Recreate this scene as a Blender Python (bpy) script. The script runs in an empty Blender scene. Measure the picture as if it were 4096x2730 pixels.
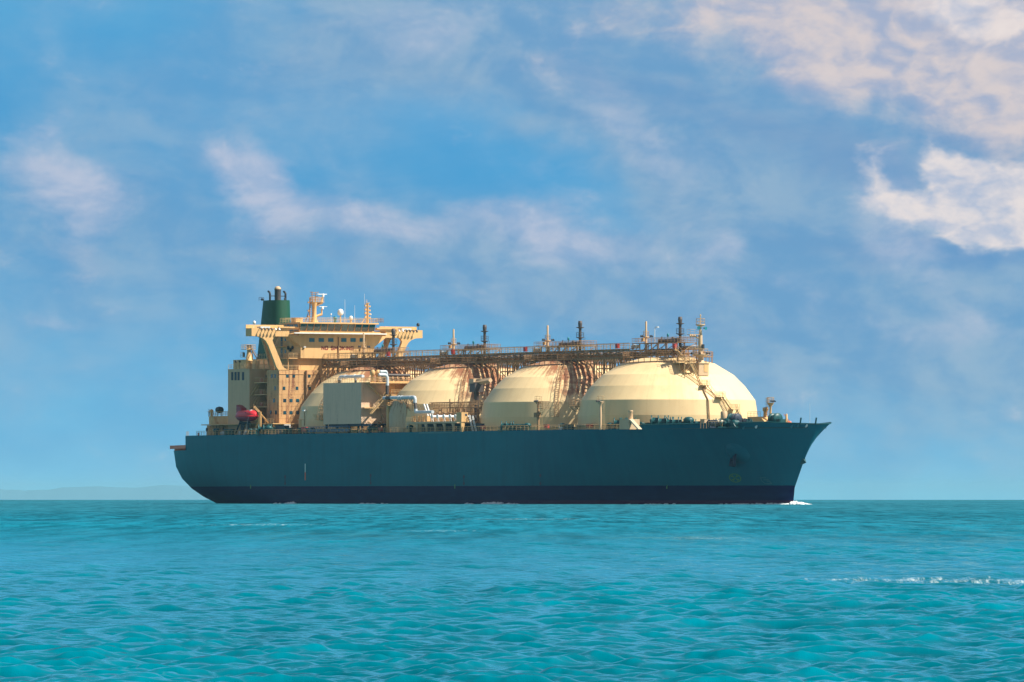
import bpy, math, random
import numpy as np
from mathutils import Vector, Matrix, Quaternion

SC = bpy.context.scene
COL = SC.collection
R = math.radians
random.seed(7)

# ------------------------------------------------------------------ camera
FPX = 28800.0                       # focal length in photograph pixels (4096 wide)
EYE = 2.0                           # eye height above the water
YHOR = 1979.0                       # photo row of the true horizontal
cam_d = bpy.data.cameras.new('camera')
cam = bpy.data.objects.new('camera', cam_d)
COL.objects.link(cam)
cam.location = (0, 0, EYE)
cam.rotation_euler = (R(90), 0, 0)
cam_d.sensor_width = 36.0
cam_d.lens = 36.0 * FPX / 4096.0
cam_d.shift_y = (YHOR - 1365.0) / 4096.0
cam_d.clip_start = 1.0
cam_d.clip_end = 150000.0
SC.camera = cam

# ------------------------------------------------------------------ view
SC.view_settings.view_transform = 'Standard'
SC.view_settings.look = 'None'
SC.view_settings.exposure = 0.6
SC.view_settings.gamma = 1.0

# ------------------------------------------------------------------ sun
SUN = Vector((0.64, -0.22, 0.735)).normalized()
sun_d = bpy.data.lights.new('sun', 'SUN')
sun_d.energy = 5.0
sun_d.angle = R(0.5)
sun_d.color = (1.0, 0.92, 0.79)
sun = bpy.data.objects.new('sun', sun_d)
COL.objects.link(sun)
sun.rotation_euler = SUN.to_track_quat('Z', 'Y').to_euler()
sun.location = (200, -100, 400)

# ------------------------------------------------------------------ node helpers
def srgb(r, g, b):
    def f(c):
        c = c / 255.0
        return c / 12.92 if c <= 0.04045 else ((c + 0.055) / 1.055) ** 2.4
    return (f(r), f(g), f(b), 1.0)

class NT:
    def __init__(self, tree):
        self.t = tree; self.n = tree.nodes; self.l = tree.links
    def new(self, typ, **kw):
        n = self.n.new(typ)
        for k, v in kw.items(): setattr(n, k, v)
        return n
    def put(self, sock, v):
        if isinstance(v, bpy.types.NodeSocket): self.l.new(v, sock)
        else: sock.default_value = v
    def math(self, op, a, b=0.0, c=0.0, clamp=False):
        n = self.new('ShaderNodeMath', operation=op, use_clamp=clamp)
        self.put(n.inputs[0], a); self.put(n.inputs[1], b); self.put(n.inputs[2], c)
        return n.outputs[0]
    def mix(self, f, a, b, typ='MIX'):
        n = self.new('ShaderNodeMix', data_type='RGBA', blend_type=typ)
        self.put(n.inputs[0], f); self.put(n.inputs[6], a); self.put(n.inputs[7], b)
        return n.outputs[2]
    def noise(self, vec, scale, detail=4.0, rough=0.5, dist=0.0):
        n = self.new('ShaderNodeTexNoise')
        self.put(n.inputs['Vector'], vec); n.inputs['Scale'].default_value = scale
        n.inputs['Detail'].default_value = detail; n.inputs['Roughness'].default_value = rough
        n.inputs['Distortion'].default_value = dist
        return n.outputs['Fac']
    def comb(self, x, y, z):
        n = self.new('ShaderNodeCombineXYZ')
        self.put(n.inputs[0], x); self.put(n.inputs[1], y); self.put(n.inputs[2], z)
        return n.outputs[0]
    def sep(self, v):
        n = self.new('ShaderNodeSeparateXYZ'); self.put(n.inputs[0], v)
        return n.outputs[0], n.outputs[1], n.outputs[2]
    def ramp(self, f, a, b, lo=0.0, hi=1.0):          # smoothstep map
        n = self.new('ShaderNodeMapRange', interpolation_type='SMOOTHSTEP')
        self.put(n.inputs[0], f); n.inputs[1].default_value = a; n.inputs[2].default_value = b
        n.inputs[3].default_value = lo; n.inputs[4].default_value = hi
        return n.outputs[0]

# ------------------------------------------------------------------ world: sky with clouds
world = bpy.data.worlds.new('World')
SC.world = world
world.use_nodes = True
world.cycles.sampling_method = 'MANUAL'
world.cycles.sample_map_resolution = 256
W = NT(world.node_tree)
W.n.clear()
def build_sky():
    tc = W.new('ShaderNodeTexCoord').outputs['Generated']
    dx, dy, dz = W.sep(tc)
    tc = W.comb(dx, dy, W.math('MULTIPLY', dz, 1.7))
    sky = W.new('ShaderNodeTexSky', sky_type='NISHITA')
    sky.sun_disc = False
    sky.sun_elevation = math.asin(SUN.z)
    sky.sun_rotation = math.atan2(SUN.x, SUN.y)
    sky.air_density = 1.0; sky.dust_density = 0.6; sky.ozone_density = 1.5
    high = W.mix(1.0, sky.outputs[0], (0.064, 0.058, 0.054, 1), 'MULTIPLY')
    # low sky: measured blue of the photograph by elevation
    r = W.new('ShaderNodeValToRGB')
    W.put(r.inputs[0], W.math('MULTIPLY', dz, 1.0 / 0.16, clamp=True))
    cr = r.color_ramp
    cr.elements[0].position = 0.0; cr.elements[0].color = srgb(112, 214, 255)
    cr.elements[1].position = 1.0; cr.elements[1].color = srgb(98, 176, 220)
    for p, c in ((0.008, (116, 200, 244)), (0.03, (118, 192, 232)), (0.08, (108, 184, 226)), (0.16, (88, 168, 217)), (0.24, (76, 160, 212)), (0.34, (76, 160, 212)), (0.45, (86, 168, 216))):
        e = cr.elements.new(p); e.color = srgb(*c)
    low = r.outputs[0]
    EXPO = 2 ** -0.6
    # cloud field, in the direction sphere (angles are small near the look direction)
    big = W.new('ShaderNodeVectorMath', operation='SCALE'); W.put(big.inputs[0], tc); big.inputs[3].default_value = 1.0
    n1 = W.noise(tc, 38, 6, 0.55)
    wv = W.new('ShaderNodeTexNoise'); W.put(wv.inputs['Vector'], tc); wv.inputs['Scale'].default_value = 55
    wv.inputs['Detail'].default_value = 6; wv.inputs['Roughness'].default_value = 0.55
    wr, wg, wb = W.sep(wv.outputs['Color'])
    ux = W.math('ADD', dx, W.math('MULTIPLY', W.math('SUBTRACT', wr, 0.5), 0.020))
    uz = W.math('ADD', dz, W.math('MULTIPLY', W.math('SUBTRACT', wg, 0.5), 0.011))
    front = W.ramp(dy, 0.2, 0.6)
    def blob(px, py, rx, ry, rot, amp):
        cx, cz = (px - 2048) / FPX, (YHOR - py) / FPX
        a, b = math.cos(R(rot)), math.sin(R(rot))
        x = W.math('SUBTRACT', ux, cx); z = W.math('SUBTRACT', uz, cz)
        p = W.math('MULTIPLY', W.math('ADD', W.math('MULTIPLY', x, a), W.math('MULTIPLY', z, b)), FPX / rx)
        q = W.math('MULTIPLY', W.math('SUBTRACT', W.math('MULTIPLY', z, a), W.math('MULTIPLY', x, b)), FPX / ry)
        d = W.math('ADD', W.math('MULTIPLY', p, p), W.math('MULTIPLY', q, q))
        return W.math('MULTIPLY', W.math('EXPONENT', W.math('MULTIPLY', d, -1.0)), amp)
    def total(lst):
        s = None
        for b in lst:
            v = blob(*b)
            s = v if s is None else W.math('ADD', s, v)
        return W.math('MULTIPLY', s, front)
    def offs(v, dx_, dz_):
        n = W.new('ShaderNodeVectorMath', operation='ADD'); W.put(n.inputs[0], v); n.inputs[1].default_value = (dx_, 0, dz_); return n.outputs[0]
    def relief(scale, detail, rough, dist, d):
        a = W.noise(tc, scale, detail, rough, dist); b = W.noise(offs(tc, d, d * .8), scale, detail, rough, dist)
        return W.math('SUBTRACT', a, 0.5), W.math('SUBTRACT', a, b)
    def puffs(v, scale):
        n = W.noise(v, scale, 4, 0.5)
        return W.math('SUBTRACT', 0.12, W.math('ABSOLUTE', W.math('SUBTRACT', n, 0.5)))
    def A(*t):
        r_ = t[0]
        for q in t[1:]: r_ = W.math('ADD', r_, q)
        return r_
    def M(v, k): return W.math('MULTIPLY', v, k)
    det, rel = relief(70, 9, 0.56, 0.25, 0.0022)
    mid = W.math('SUBTRACT', n1, 0.5)
    big0 = W.math('SUBTRACT', W.noise(tc, 22, 7, 0.55, 0.6), 0.5)
    fine = W.math('SUBTRACT', W.noise(tc, 260, 6, 0.6), 0.5)
    wv2 = W.new('ShaderNodeVectorMath', operation='ADD'); W.put(wv2.inputs[0], tc)
    sc2 = W.new('ShaderNodeVectorMath', operation='SCALE'); W.put(sc2.inputs[0], wv.outputs['Color']); sc2.inputs[3].default_value = 0.012
    W.put(wv2.inputs[1], sc2.outputs[0])
    pf = puffs(wv2.outputs[0], 80); pfs = puffs(offs(wv2.outputs[0], 0.0020, 0.0020), 80)
    prel = W.math('SUBTRACT', pf, pfs)
    # 1: wide grey-blue layer over the centre and right, thin mottling elsewhere
    veil = total([(2300, 60, 1300, 330, -6, 1.0), (2950, 560, 900, 380, -32, 1.1), (3500, 1000, 1000, 380, -25, 0.9),
                  (3900, 300, 1000, 600, 0, 1.0), (1500, 200, 420, 260, 10, 0.45), (3700, 1400, 1100, 260, -8, 0.65),
                  (2700, 1230, 900, 260, -16, 0.65), (1700, 1050, 900, 230, -6, 0.65), (300, 900, 500, 330, -15, 0.55), (700, 300, 500, 200, 20, .25),
                  (2000, 640, 560, 170, -22, -0.55), (2450, 850, 300, 90, -25, -0.3)])
    vm = W.ramp(A(veil, M(big0, 1.2), M(mid, 0.8), M(det, 0.35)), -0.45, 0.95)
    vcol = W.mix(W.ramp(A(M(rel, 0.8), M(mid, 0.6)), -0.16, 0.18), srgb(112, 158, 200), srgb(150, 178, 204))
    mott = W.ramp(A(big0, M(det, 0.5)), -0.16, 0.22)
    low = W.mix(M(mott, 0.35), low, srgb(138, 182, 218))
    low = W.mix(M(W.ramp(mid, 0.05, -0.14), 0.25), low, srgb(70, 150, 206))
    c = W.mix(M(vm, 0.85), low, vcol)
    # 2: paler, pinkish banks
    pale = total([(230, 690, 280, 120, -12, 1.0), (330, 850, 160, 190, 0, 0.8), (930, 700, 200, 90, -20, 0.85),
                  (1120, 830, 240, 110, -25, 0.95), (1500, 850, 420, 75, -6, 0.70), (1900, 920, 380, 110, -6, 0.42), (2180, 900, 240, 90, -18, 0.75),
                  (2400, 1010, 300, 110, -25, 0.45), (1000, 980, 110, 70, -30, 0.3), (150, 510, 180, 34, 8, 0.45),
                  (2900, 990, 70, 70, -50, 0.5), (3650, 1040, 300, 70, -8, 0.7), (250, 1290, 160, 50, 0, 0.5),
                  (3980, 1280, 220, 80, -25, 0.5), (2480, 420, 340, 150, -40, 0.5), (2650, 640, 300, 120, -25, 0.45),
                  (1500, 130, 330, 120, -10, 0.5), (1850, 100, 260, 120, 0, 0.4), (3000, 1120, 420, 130, -30, 0.35), (3560, 760, 170, 190, -40, 0.85), (3450, 1250, 500, 90, -14, 0.3)])
    pm = W.ramp(A(pale, M(det, 1.3), M(fine, 0.3), M(mid, 0.5)), 0.10, 1.30)
    pcol = W.mix(W.ramp(rel, -0.14, 0.14), srgb(158, 180, 212), srgb(196, 200, 219))
    c = W.mix(M(pm, 0.80), c, pcol)
    under = total([(3450, 640, 620, 120, -16, 0.9), (2500, 330, 500, 90, -14, 0.6), (3950, 560, 300, 90, -6, 0.8), (3300, 1020, 420, 70, -14, 0.6), (1250, 1010, 420, 60, -12, 0.5), (2900, 1330, 600, 60, -8, .4), (300, 1010, 260, 60, -10, .4)])
    c = W.mix(M(W.ramp(A(under, M(det, 1.0), M(mid, 0.6)), 0.10, 1.05), 0.60), c, srgb(108, 150, 196))
    # 3: the big warm bank at the upper right
    warm = total([(3650, 150, 850, 310, -8, 1.3), (4050, 330, 450, 230, -12, 1.0), (3330, 320, 170, 120, -30, 0.5), (2800, 60, 500, 150, 0, .35)])
    wm = W.ramp(A(warm, M(det, 0.9), M(pf, 0.8), M(fine, 0.2)), 0.20, 1.15)
    wcol = W.mix(W.ramp(A(M(rel, 0.7), M(prel, 1.0), M(mid, 0.35)), -0.18, 0.15), srgb(168, 178, 204), srgb(222, 208, 206))
    c = W.mix(M(wm, 0.9), c, wcol)
    # 4: crisp sunlit cumulus
    cum = total([(3880, 715, 130, 90, -20, 1.15), (4010, 800, 170, 110, -35, 1.25), (3640, 850, 230, 60, -14, 0.9), (3800, 860, 220, 85, -20, 0.85), (4060, 910, 140, 70, -35, 0.9),
                 (3480, 700, 130, 110, -45, 0.5), (3760, 60, 260, 70, -30, 0.9), (4060, 80, 110, 90, 0, 0.9), (2870, 960, 50, 60, -50, .35), (3900, 800, 200, 110, -30, 0.25)])
    cm = W.ramp(A(cum, M(pf, 2.2), M(det, 0.7), M(fine, 0.4)), 0.24, 1.08)
    ccol = W.mix(W.ramp(A(M(prel, 1.5), M(rel, 0.7)), -0.20, 0.18), srgb(178, 190, 214), srgb(236, 225, 222))
    c = W.mix(M(cm, 0.93), c, ccol)
    # 5: deep blue gap below the cumulus
    gap = total([(3850, 1000, 340, 50, -8, 0.9), (3990, 60, 90, 40, -30, 0.8)])
    c = W.mix(M(M(gap, W.math('SUBTRACT', 1.0, cm)), 0.55), c, srgb(82, 138, 196))
    # unseen low sky, made milky neutral to take green off the shaded side
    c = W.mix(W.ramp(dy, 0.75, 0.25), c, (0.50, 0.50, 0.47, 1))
    # clouds of the rest of the sky, seen only in reflection and from other viewpoints
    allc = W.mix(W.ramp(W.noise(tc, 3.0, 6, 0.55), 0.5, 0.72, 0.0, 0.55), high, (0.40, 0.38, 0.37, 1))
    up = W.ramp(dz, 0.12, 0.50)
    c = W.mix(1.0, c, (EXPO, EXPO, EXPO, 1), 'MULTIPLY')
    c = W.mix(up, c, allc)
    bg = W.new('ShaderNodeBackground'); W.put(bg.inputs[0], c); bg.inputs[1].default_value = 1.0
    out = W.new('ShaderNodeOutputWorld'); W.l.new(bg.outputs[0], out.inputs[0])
build_sky()

# ------------------------------------------------------------------ materials
MATS = {}
def base_mat(name):
    m = bpy.data.materials.new(name); m.use_nodes = True
    t = NT(m.node_tree); t.n.clear()
    b = t.new('ShaderNodeBsdfPrincipled'); o = t.new('ShaderNodeOutputMaterial')
    t.l.new(b.outputs[0], o.inputs[0])
    MATS[name] = m
    return m, t, b

def paint(name, col, rough=0.5, dirt=0.35, rust=0.0, rustcol=(0.20, 0.065, 0.028, 1), scale=1.0, metal=0.0, dirtcol=None, bump=0.0):
    m, t, b = base_mat(name)
    co = t.new('ShaderNodeTexCoord').outputs['Object']
    x, y, z = t.sep(co)
    xy = t.math('ADD', x, t.math('MULTIPLY', y, 0.73))
    streak = t.noise(t.comb(t.math('MULTIPLY', xy, 1.3 * scale), t.math('MULTIPLY', y, 0.8 * scale), t.math('MULTIPLY', z, 0.12 * scale)), 1.0, 5, 0.6)
    blot = t.noise(co, 0.35 * scale, 5, 0.6)
    small = t.noise(co, 3.0 * scale, 4, 0.6)
    dk = dirtcol or tuple(c * 0.62 for c in col[:3]) + (1,)
    c = t.mix(t.math('MULTIPLY', t.ramp(t.math('ADD', t.math('MULTIPLY', streak, 0.6), t.math('MULTIPLY', blot, 0.4)), 0.42, 0.68), dirt), col, dk)
    c = t.mix(t.math('MULTIPLY', t.ramp(small, 0.35, 0.7), dirt * 0.25), c, tuple(v * 0.8 for v in col[:3]) + (1,))
    if rust > 0:
        rm = t.ramp(t.math('ADD', t.math('MULTIPLY', streak, 0.75), t.math('MULTIPLY', small, 0.30)), 0.70 - 0.22 * rust, 0.80 - 0.16 * rust)
        c = t.mix(t.math('MULTIPLY', rm, min(1.0, 0.5 + 0.5 * rust)), c, rustcol)
    t.put(b.inputs['Base Color'], c)
    b.inputs['Roughness'].default_value = rough
    b.inputs['Metallic'].default_value = metal
    if bump:
        bn = t.new('ShaderNodeBump'); bn.inputs['Strength'].default_value = bump; bn.inputs['Distance'].default_value = 0.05
        t.put(bn.inputs['Height'], blot); t.l.new(bn.outputs[0], b.inputs['Normal'])
    return m

CREAM = paint('cream_paint', (0.72, 0.44, 0.185, 1), 0.55, 0.50, 0.30)
STREAK = paint('streaked_buff', (0.50, 0.40, 0.26, 1), 0.6, 0.4, 0.75, (0.22, 0.06, 0.03, 1), 1.5)
CREAM_R = paint('cream_paint_rusty', (0.60, 0.35, 0.15, 1), 0.6, 0.8, 0.8)
GREY = paint('weathered_buff_paint', (0.60, 0.42, 0.25, 1), 0.6, 0.3, 0.20)
SHED = paint('shed_side_paint', (0.68, 0.48, 0.33, 1), 0.6, 0.35, 0.38)
STEEL = paint('rusted_steel', (0.36, 0.22, 0.11, 1), 0.75, 0.6, 0.7, (0.20, 0.075, 0.035, 1), 1.6)
RAIL = paint('rail_paint', (0.62, 0.42, 0.20, 1), 0.6, 0.4, 0.3, scale=2.0)
RAILR = paint('rail_paint_rusty', (0.40, 0.23, 0.11, 1), 0.7, 0.6, 0.6, scale=2.0)
DARK = paint('vent_grey', (0.075, 0.062, 0.062, 1), 0.55, 0.4, 0.15)
BLACK = paint('black_fitting', (0.02, 0.022, 0.03, 1), 0.5, 0.3)
WHITE = paint('white_paint', (0.80, 0.80, 0.78, 1), 0.45, 0.2, 0.05)
PALE = paint('pale_cream', (0.62, 0.52, 0.36, 1), 0.5, 0.3, 0.1)
PIPEW = paint('white_pipe', (0.52, 0.60, 0.66, 1), 0.4, 0.2, 0.05)
GREEN = paint('funnel_green', (0.002, 0.070, 0.032, 1), 0.55, 0.3, 0.0, dirtcol=(0.002, 0.04, 0.028, 1), scale=0.7)
TEAL = paint('deck_green', (0.005, 0.075, 0.085, 1), 0.45, 0.4, 0.05)
TEALB = paint('signal_teal', (0.01, 0.20, 0.26, 1), 0.45, 0.2)
REDB = paint('fire_box_red', (0.50, 0.05, 0.04, 1), 0.5, 0.4)
RUSTP = paint('rust_red_deck', (0.78, 0.22, 0.11, 1), 0.7, 0.5, 0.3)
BLUE = paint('gangway_blue', (0.03, 0.13, 0.30, 1), 0.5, 0.3)
ANCH = paint('anchor_iron', (0.002, 0.010, 0.045, 1), 0.7, 0.3)
DKBLUE = paint('shadow_steel', (0.025, 0.04, 0.07, 1), 0.6, 0.3)  # dark blue fittings; also the shade under the manifold platform, put into colour
ORANGE = paint('lifeboat_red', (0.72, 0.030, 0.045, 1), 0.35, 0.35, dirtcol=(0.42, 0.02, 0.04, 1))
LETTER = paint('sign_red', (0.24, 0.02, 0.02, 1), 0.6, 0.3)
ROPE = paint('rope', (0.55, 0.5, 0.4, 1), 0.8, 0.3)
MARKW = paint('mark_white', (0.45, 0.70, 0.68, 1), 0.5, 0.3)
MARKY = paint('mark_green', (0.06, 0.22, 0.06, 1), 0.5, 0.4)
MARKF = paint('mark_faded', (0.03, 0.17, 0.19, 1), 0.5, 0.4)
MARKD = paint('mark_dark', (0.012, 0.03, 0.07, 1), 0.5, 0.3)
SHIRT = paint('white_shirt', (0.75, 0.76, 0.78, 1), 0.8, 0.1)
TROUS = paint('dark_trousers', (0.03, 0.03, 0.045, 1), 0.8, 0.1)
SKIN = paint('skin', (0.42, 0.22, 0.13, 1), 0.6, 0.1)
OVERALL = paint('green_overall', (0.03, 0.20, 0.13, 1), 0.8, 0.2)
HAT = paint('orange_helmet', (0.75, 0.22, 0.06, 1), 0.4, 0.1)

def glass_mat():
    m, t, b = base_mat('window_glass')
    co = t.new('ShaderNodeTexCoord').outputs['Object']
    c = t.mix(t.ramp(t.noise(co, 0.5, 2, 0.5), 0.35, 0.65), (0.006, 0.035, 0.06, 1), (0.01, 0.09, 0.13, 1))
    t.put(b.inputs['Base Color'], c)
    b.inputs['Roughness'].default_value = 0.08
    b.inputs['Specular IOR Level'].default_value = 0.8
    return m
GLASS = glass_mat()

def tank_mat():
    m, t, b = base_mat('tank_cover_paint')
    co = t.new('ShaderNodeTexCoord').outputs['Object']
    x, y, z = t.sep(co)
    ang = t.math('ARCTAN2', y, x)
    rad = t.math('SQRT', t.math('ADD', t.math('MULTIPLY', x, x), t.math('MULTIPLY', y, y)))
    av = t.math('MULTIPLY', ang, 12.0)
    oi = t.new('ShaderNodeObjectInfo')
    rnd = t.math('MULTIPLY', oi.outputs['Random'], 40.0)
    st = t.noise(t.comb(t.math('MULTIPLY', ang, 26.0), rnd, t.math('MULTIPLY', z, 0.10)), 1.0, 5, 0.62)
    st2 = t.noise(t.comb(t.math('MULTIPLY', ang, 60.0), rnd, t.math('MULTIPLY', z, 0.16)), 1.0, 4, 0.6)
    blot = t.noise(co, 0.16, 5, 0.6)
    base = (0.92, 0.695, 0.380, 1)
    c = t.mix(t.math('MULTIPLY', t.ramp(t.math('ADD', t.math('MULTIPLY', blot, 0.6), t.math('MULTIPLY', st, 0.4)), 0.42, 0.65), 0.30), base, (0.66, 0.46, 0.23, 1))
    # dim grazing sunlight on the vertical skirt, put into the paint colour
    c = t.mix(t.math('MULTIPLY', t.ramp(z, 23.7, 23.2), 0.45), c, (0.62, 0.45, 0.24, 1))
    # thin weld seams
    seam = t.math('GREATER_THAN', t.math('ABSOLUTE', t.math('SUBTRACT', t.math('FRACT', t.math('MULTIPLY', ang, 12 / math.pi)), 0.5)), 0.496)
    c = t.mix(t.math('MULTIPLY', seam, 0.18), c, (0.35, 0.24, 0.12, 1))
    # rust runs that start at the crown
    crown = t.math('MAXIMUM', t.ramp(rad, 19.0, 7.0), t.math('MULTIPLY', t.math('MULTIPLY', t.ramp(t.math('ABSOLUTE', t.math('ADD', y, 5.0)), 11.0, 3.0), t.ramp(x, 2.0, 8.0)), t.ramp(z, 20.0, 26.0)))
    rm = t.ramp(t.math('ADD', t.math('ADD', t.math('MULTIPLY', st, 0.42), t.math('MULTIPLY', t.noise(co, 0.45, 6, 0.65), 0.58)), t.math('MULTIPLY', crown, 0.22)), 0.58, 0.74)
    isfar = t.math('MULTIPLY', rm, t.math('ADD', 0.12, t.math('MULTIPLY', crown, 0.80)))
    t1 = t.math('GREATER_THAN', oi.outputs['Object Index'], 0.5)        # the forward cover is much cleaner
    c = t.mix(t.math('MULTIPLY', isfar, t.math('SUBTRACT', 1.0, t.math('MULTIPLY', t1, 0.85))), c, (0.30, 0.105, 0.05, 1))
    # a few thin rust dribbles under the band edges
    dr = t.math('MULTIPLY', t.ramp(st2, 0.70, 0.76), t.ramp(t.noise(t.comb(t.math('MULTIPLY', ang, 3.0), rnd, t.math('MULTIPLY', z, 0.4)), 1.0, 2, 0.5), 0.48, 0.6))
    c = t.mix(t.math('MULTIPLY', dr, 0.55), c, (0.40, 0.17, 0.08, 1))
    t.put(b.inputs['Base Color'], c)
    b.inputs['Roughness'].default_value = 0.5
    b.inputs['Specular IOR Level'].default_value = 0.35
    bn = t.new('ShaderNodeBump'); bn.inputs['Strength'].default_value = 0.25; bn.inputs['Distance'].default_value = 0.15
    t.put(bn.inputs['Height'], t.noise(t.comb(av, 0.0, t.math('MULTIPLY', z, 0.3)), 0.6, 3, 0.5))
    t.l.new(bn.outputs[0], b.inputs['Normal'])
    return m
TANK = tank_mat()

def hull_mat():
    m, t, b = base_mat('hull_paint')
    co = t.new('ShaderNodeTexCoord').outputs['Object']
    x, y, z = t.sep(co)
    xv = t.comb(x, 0.0, z)
    st = t.noise(t.comb(t.math('MULTIPLY', x, 0.5), 0.0, t.math('MULTIPLY', z, 0.05)), 1.0, 5, 0.6)
    blot = t.noise(t.comb(t.math('MULTIPLY', x, 0.4), 0.0, z), 0.14, 6, 0.6)
    fine = t.noise(xv, 1.1, 5, 0.65)
    top = (0.001, 0.250, 0.325, 1)
    c = t.mix(t.math('MULTIPLY', t.ramp(t.math('ADD', t.math('MULTIPLY', st, 0.5), t.math('MULTIPLY', blot, 0.5)), 0.38, 0.64), 0.50), top, (0.001, 0.150, 0.220, 1))
    c = t.mix(t.math('MULTIPLY', t.ramp(fine, 0.4, 0.7), 0.12), c, (0.012, 0.19, 0.25, 1))
    # plating
    br = t.new('ShaderNodeTexBrick')
    t.put(br.inputs['Vector'], xv); br.inputs['Scale'].default_value = 1.0
    br.inputs['Brick Width'].default_value = 11.0; br.inputs['Row Height'].default_value = 2.9
    br.inputs['Mortar Size'].default_value = 0.05; br.inputs['Mortar Smooth'].default_value = 0.6
    br.inputs['Color1'].default_value = (0, 0, 0, 1); br.inputs['Color2'].default_value = (0.0, 0.0, 0.0, 1)
    br.inputs['Mortar'].default_value = (1, 1, 1, 1)
    c = t.mix(t.math('MULTIPLY', br.outputs['Fac'], 0.42), c, (0.004, 0.035, 0.055, 1))
    # deeper blue forward: partly paint, partly shade under the flare put into it
    c = t.mix(t.math('MULTIPLY', t.ramp(x, 186, 200), 0.35), c, (0.001, 0.075, 0.135, 1))
    # boot topping
    zz = t.math('ADD', z, t.math('MULTIPLY', t.math('SUBTRACT', t.noise(xv, 0.8, 3, 0.5), 0.5), 0.12))
    boot = t.mix(t.ramp(t.noise(t.comb(t.math('MULTIPLY', x, 0.2), 0.0, z), 0.8, 5, 0.6), 0.4, 0.75), (0.0003, 0.0006, 0.058, 1), (0.001, 0.010, 0.085, 1))
    boot = t.mix(t.math('MULTIPLY', t.ramp(z, 0.9, 0.5), t.ramp(x, 150, 230, 0.1, 0.55)), boot, (0.10, 0.004, 0.045, 1))
    c = t.mix(t.math('LESS_THAN', zz, 4.0), c, boot)
    t.put(b.inputs['Base Color'], c)
    b.inputs['Roughness'].default_value = 0.55
    b.inputs['Specular IOR Level'].default_value = 0.12
    bn = t.new('ShaderNodeBump'); bn.inputs['Strength'].default_value = 0.25; bn.inputs['Distance'].default_value = 0.08
    t.put(bn.inputs['Height'], t.noise(xv, 0.45, 3, 0.5)); t.l.new(bn.outputs[0], b.inputs['Normal'])
    return m
HULL = hull_mat()

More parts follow.
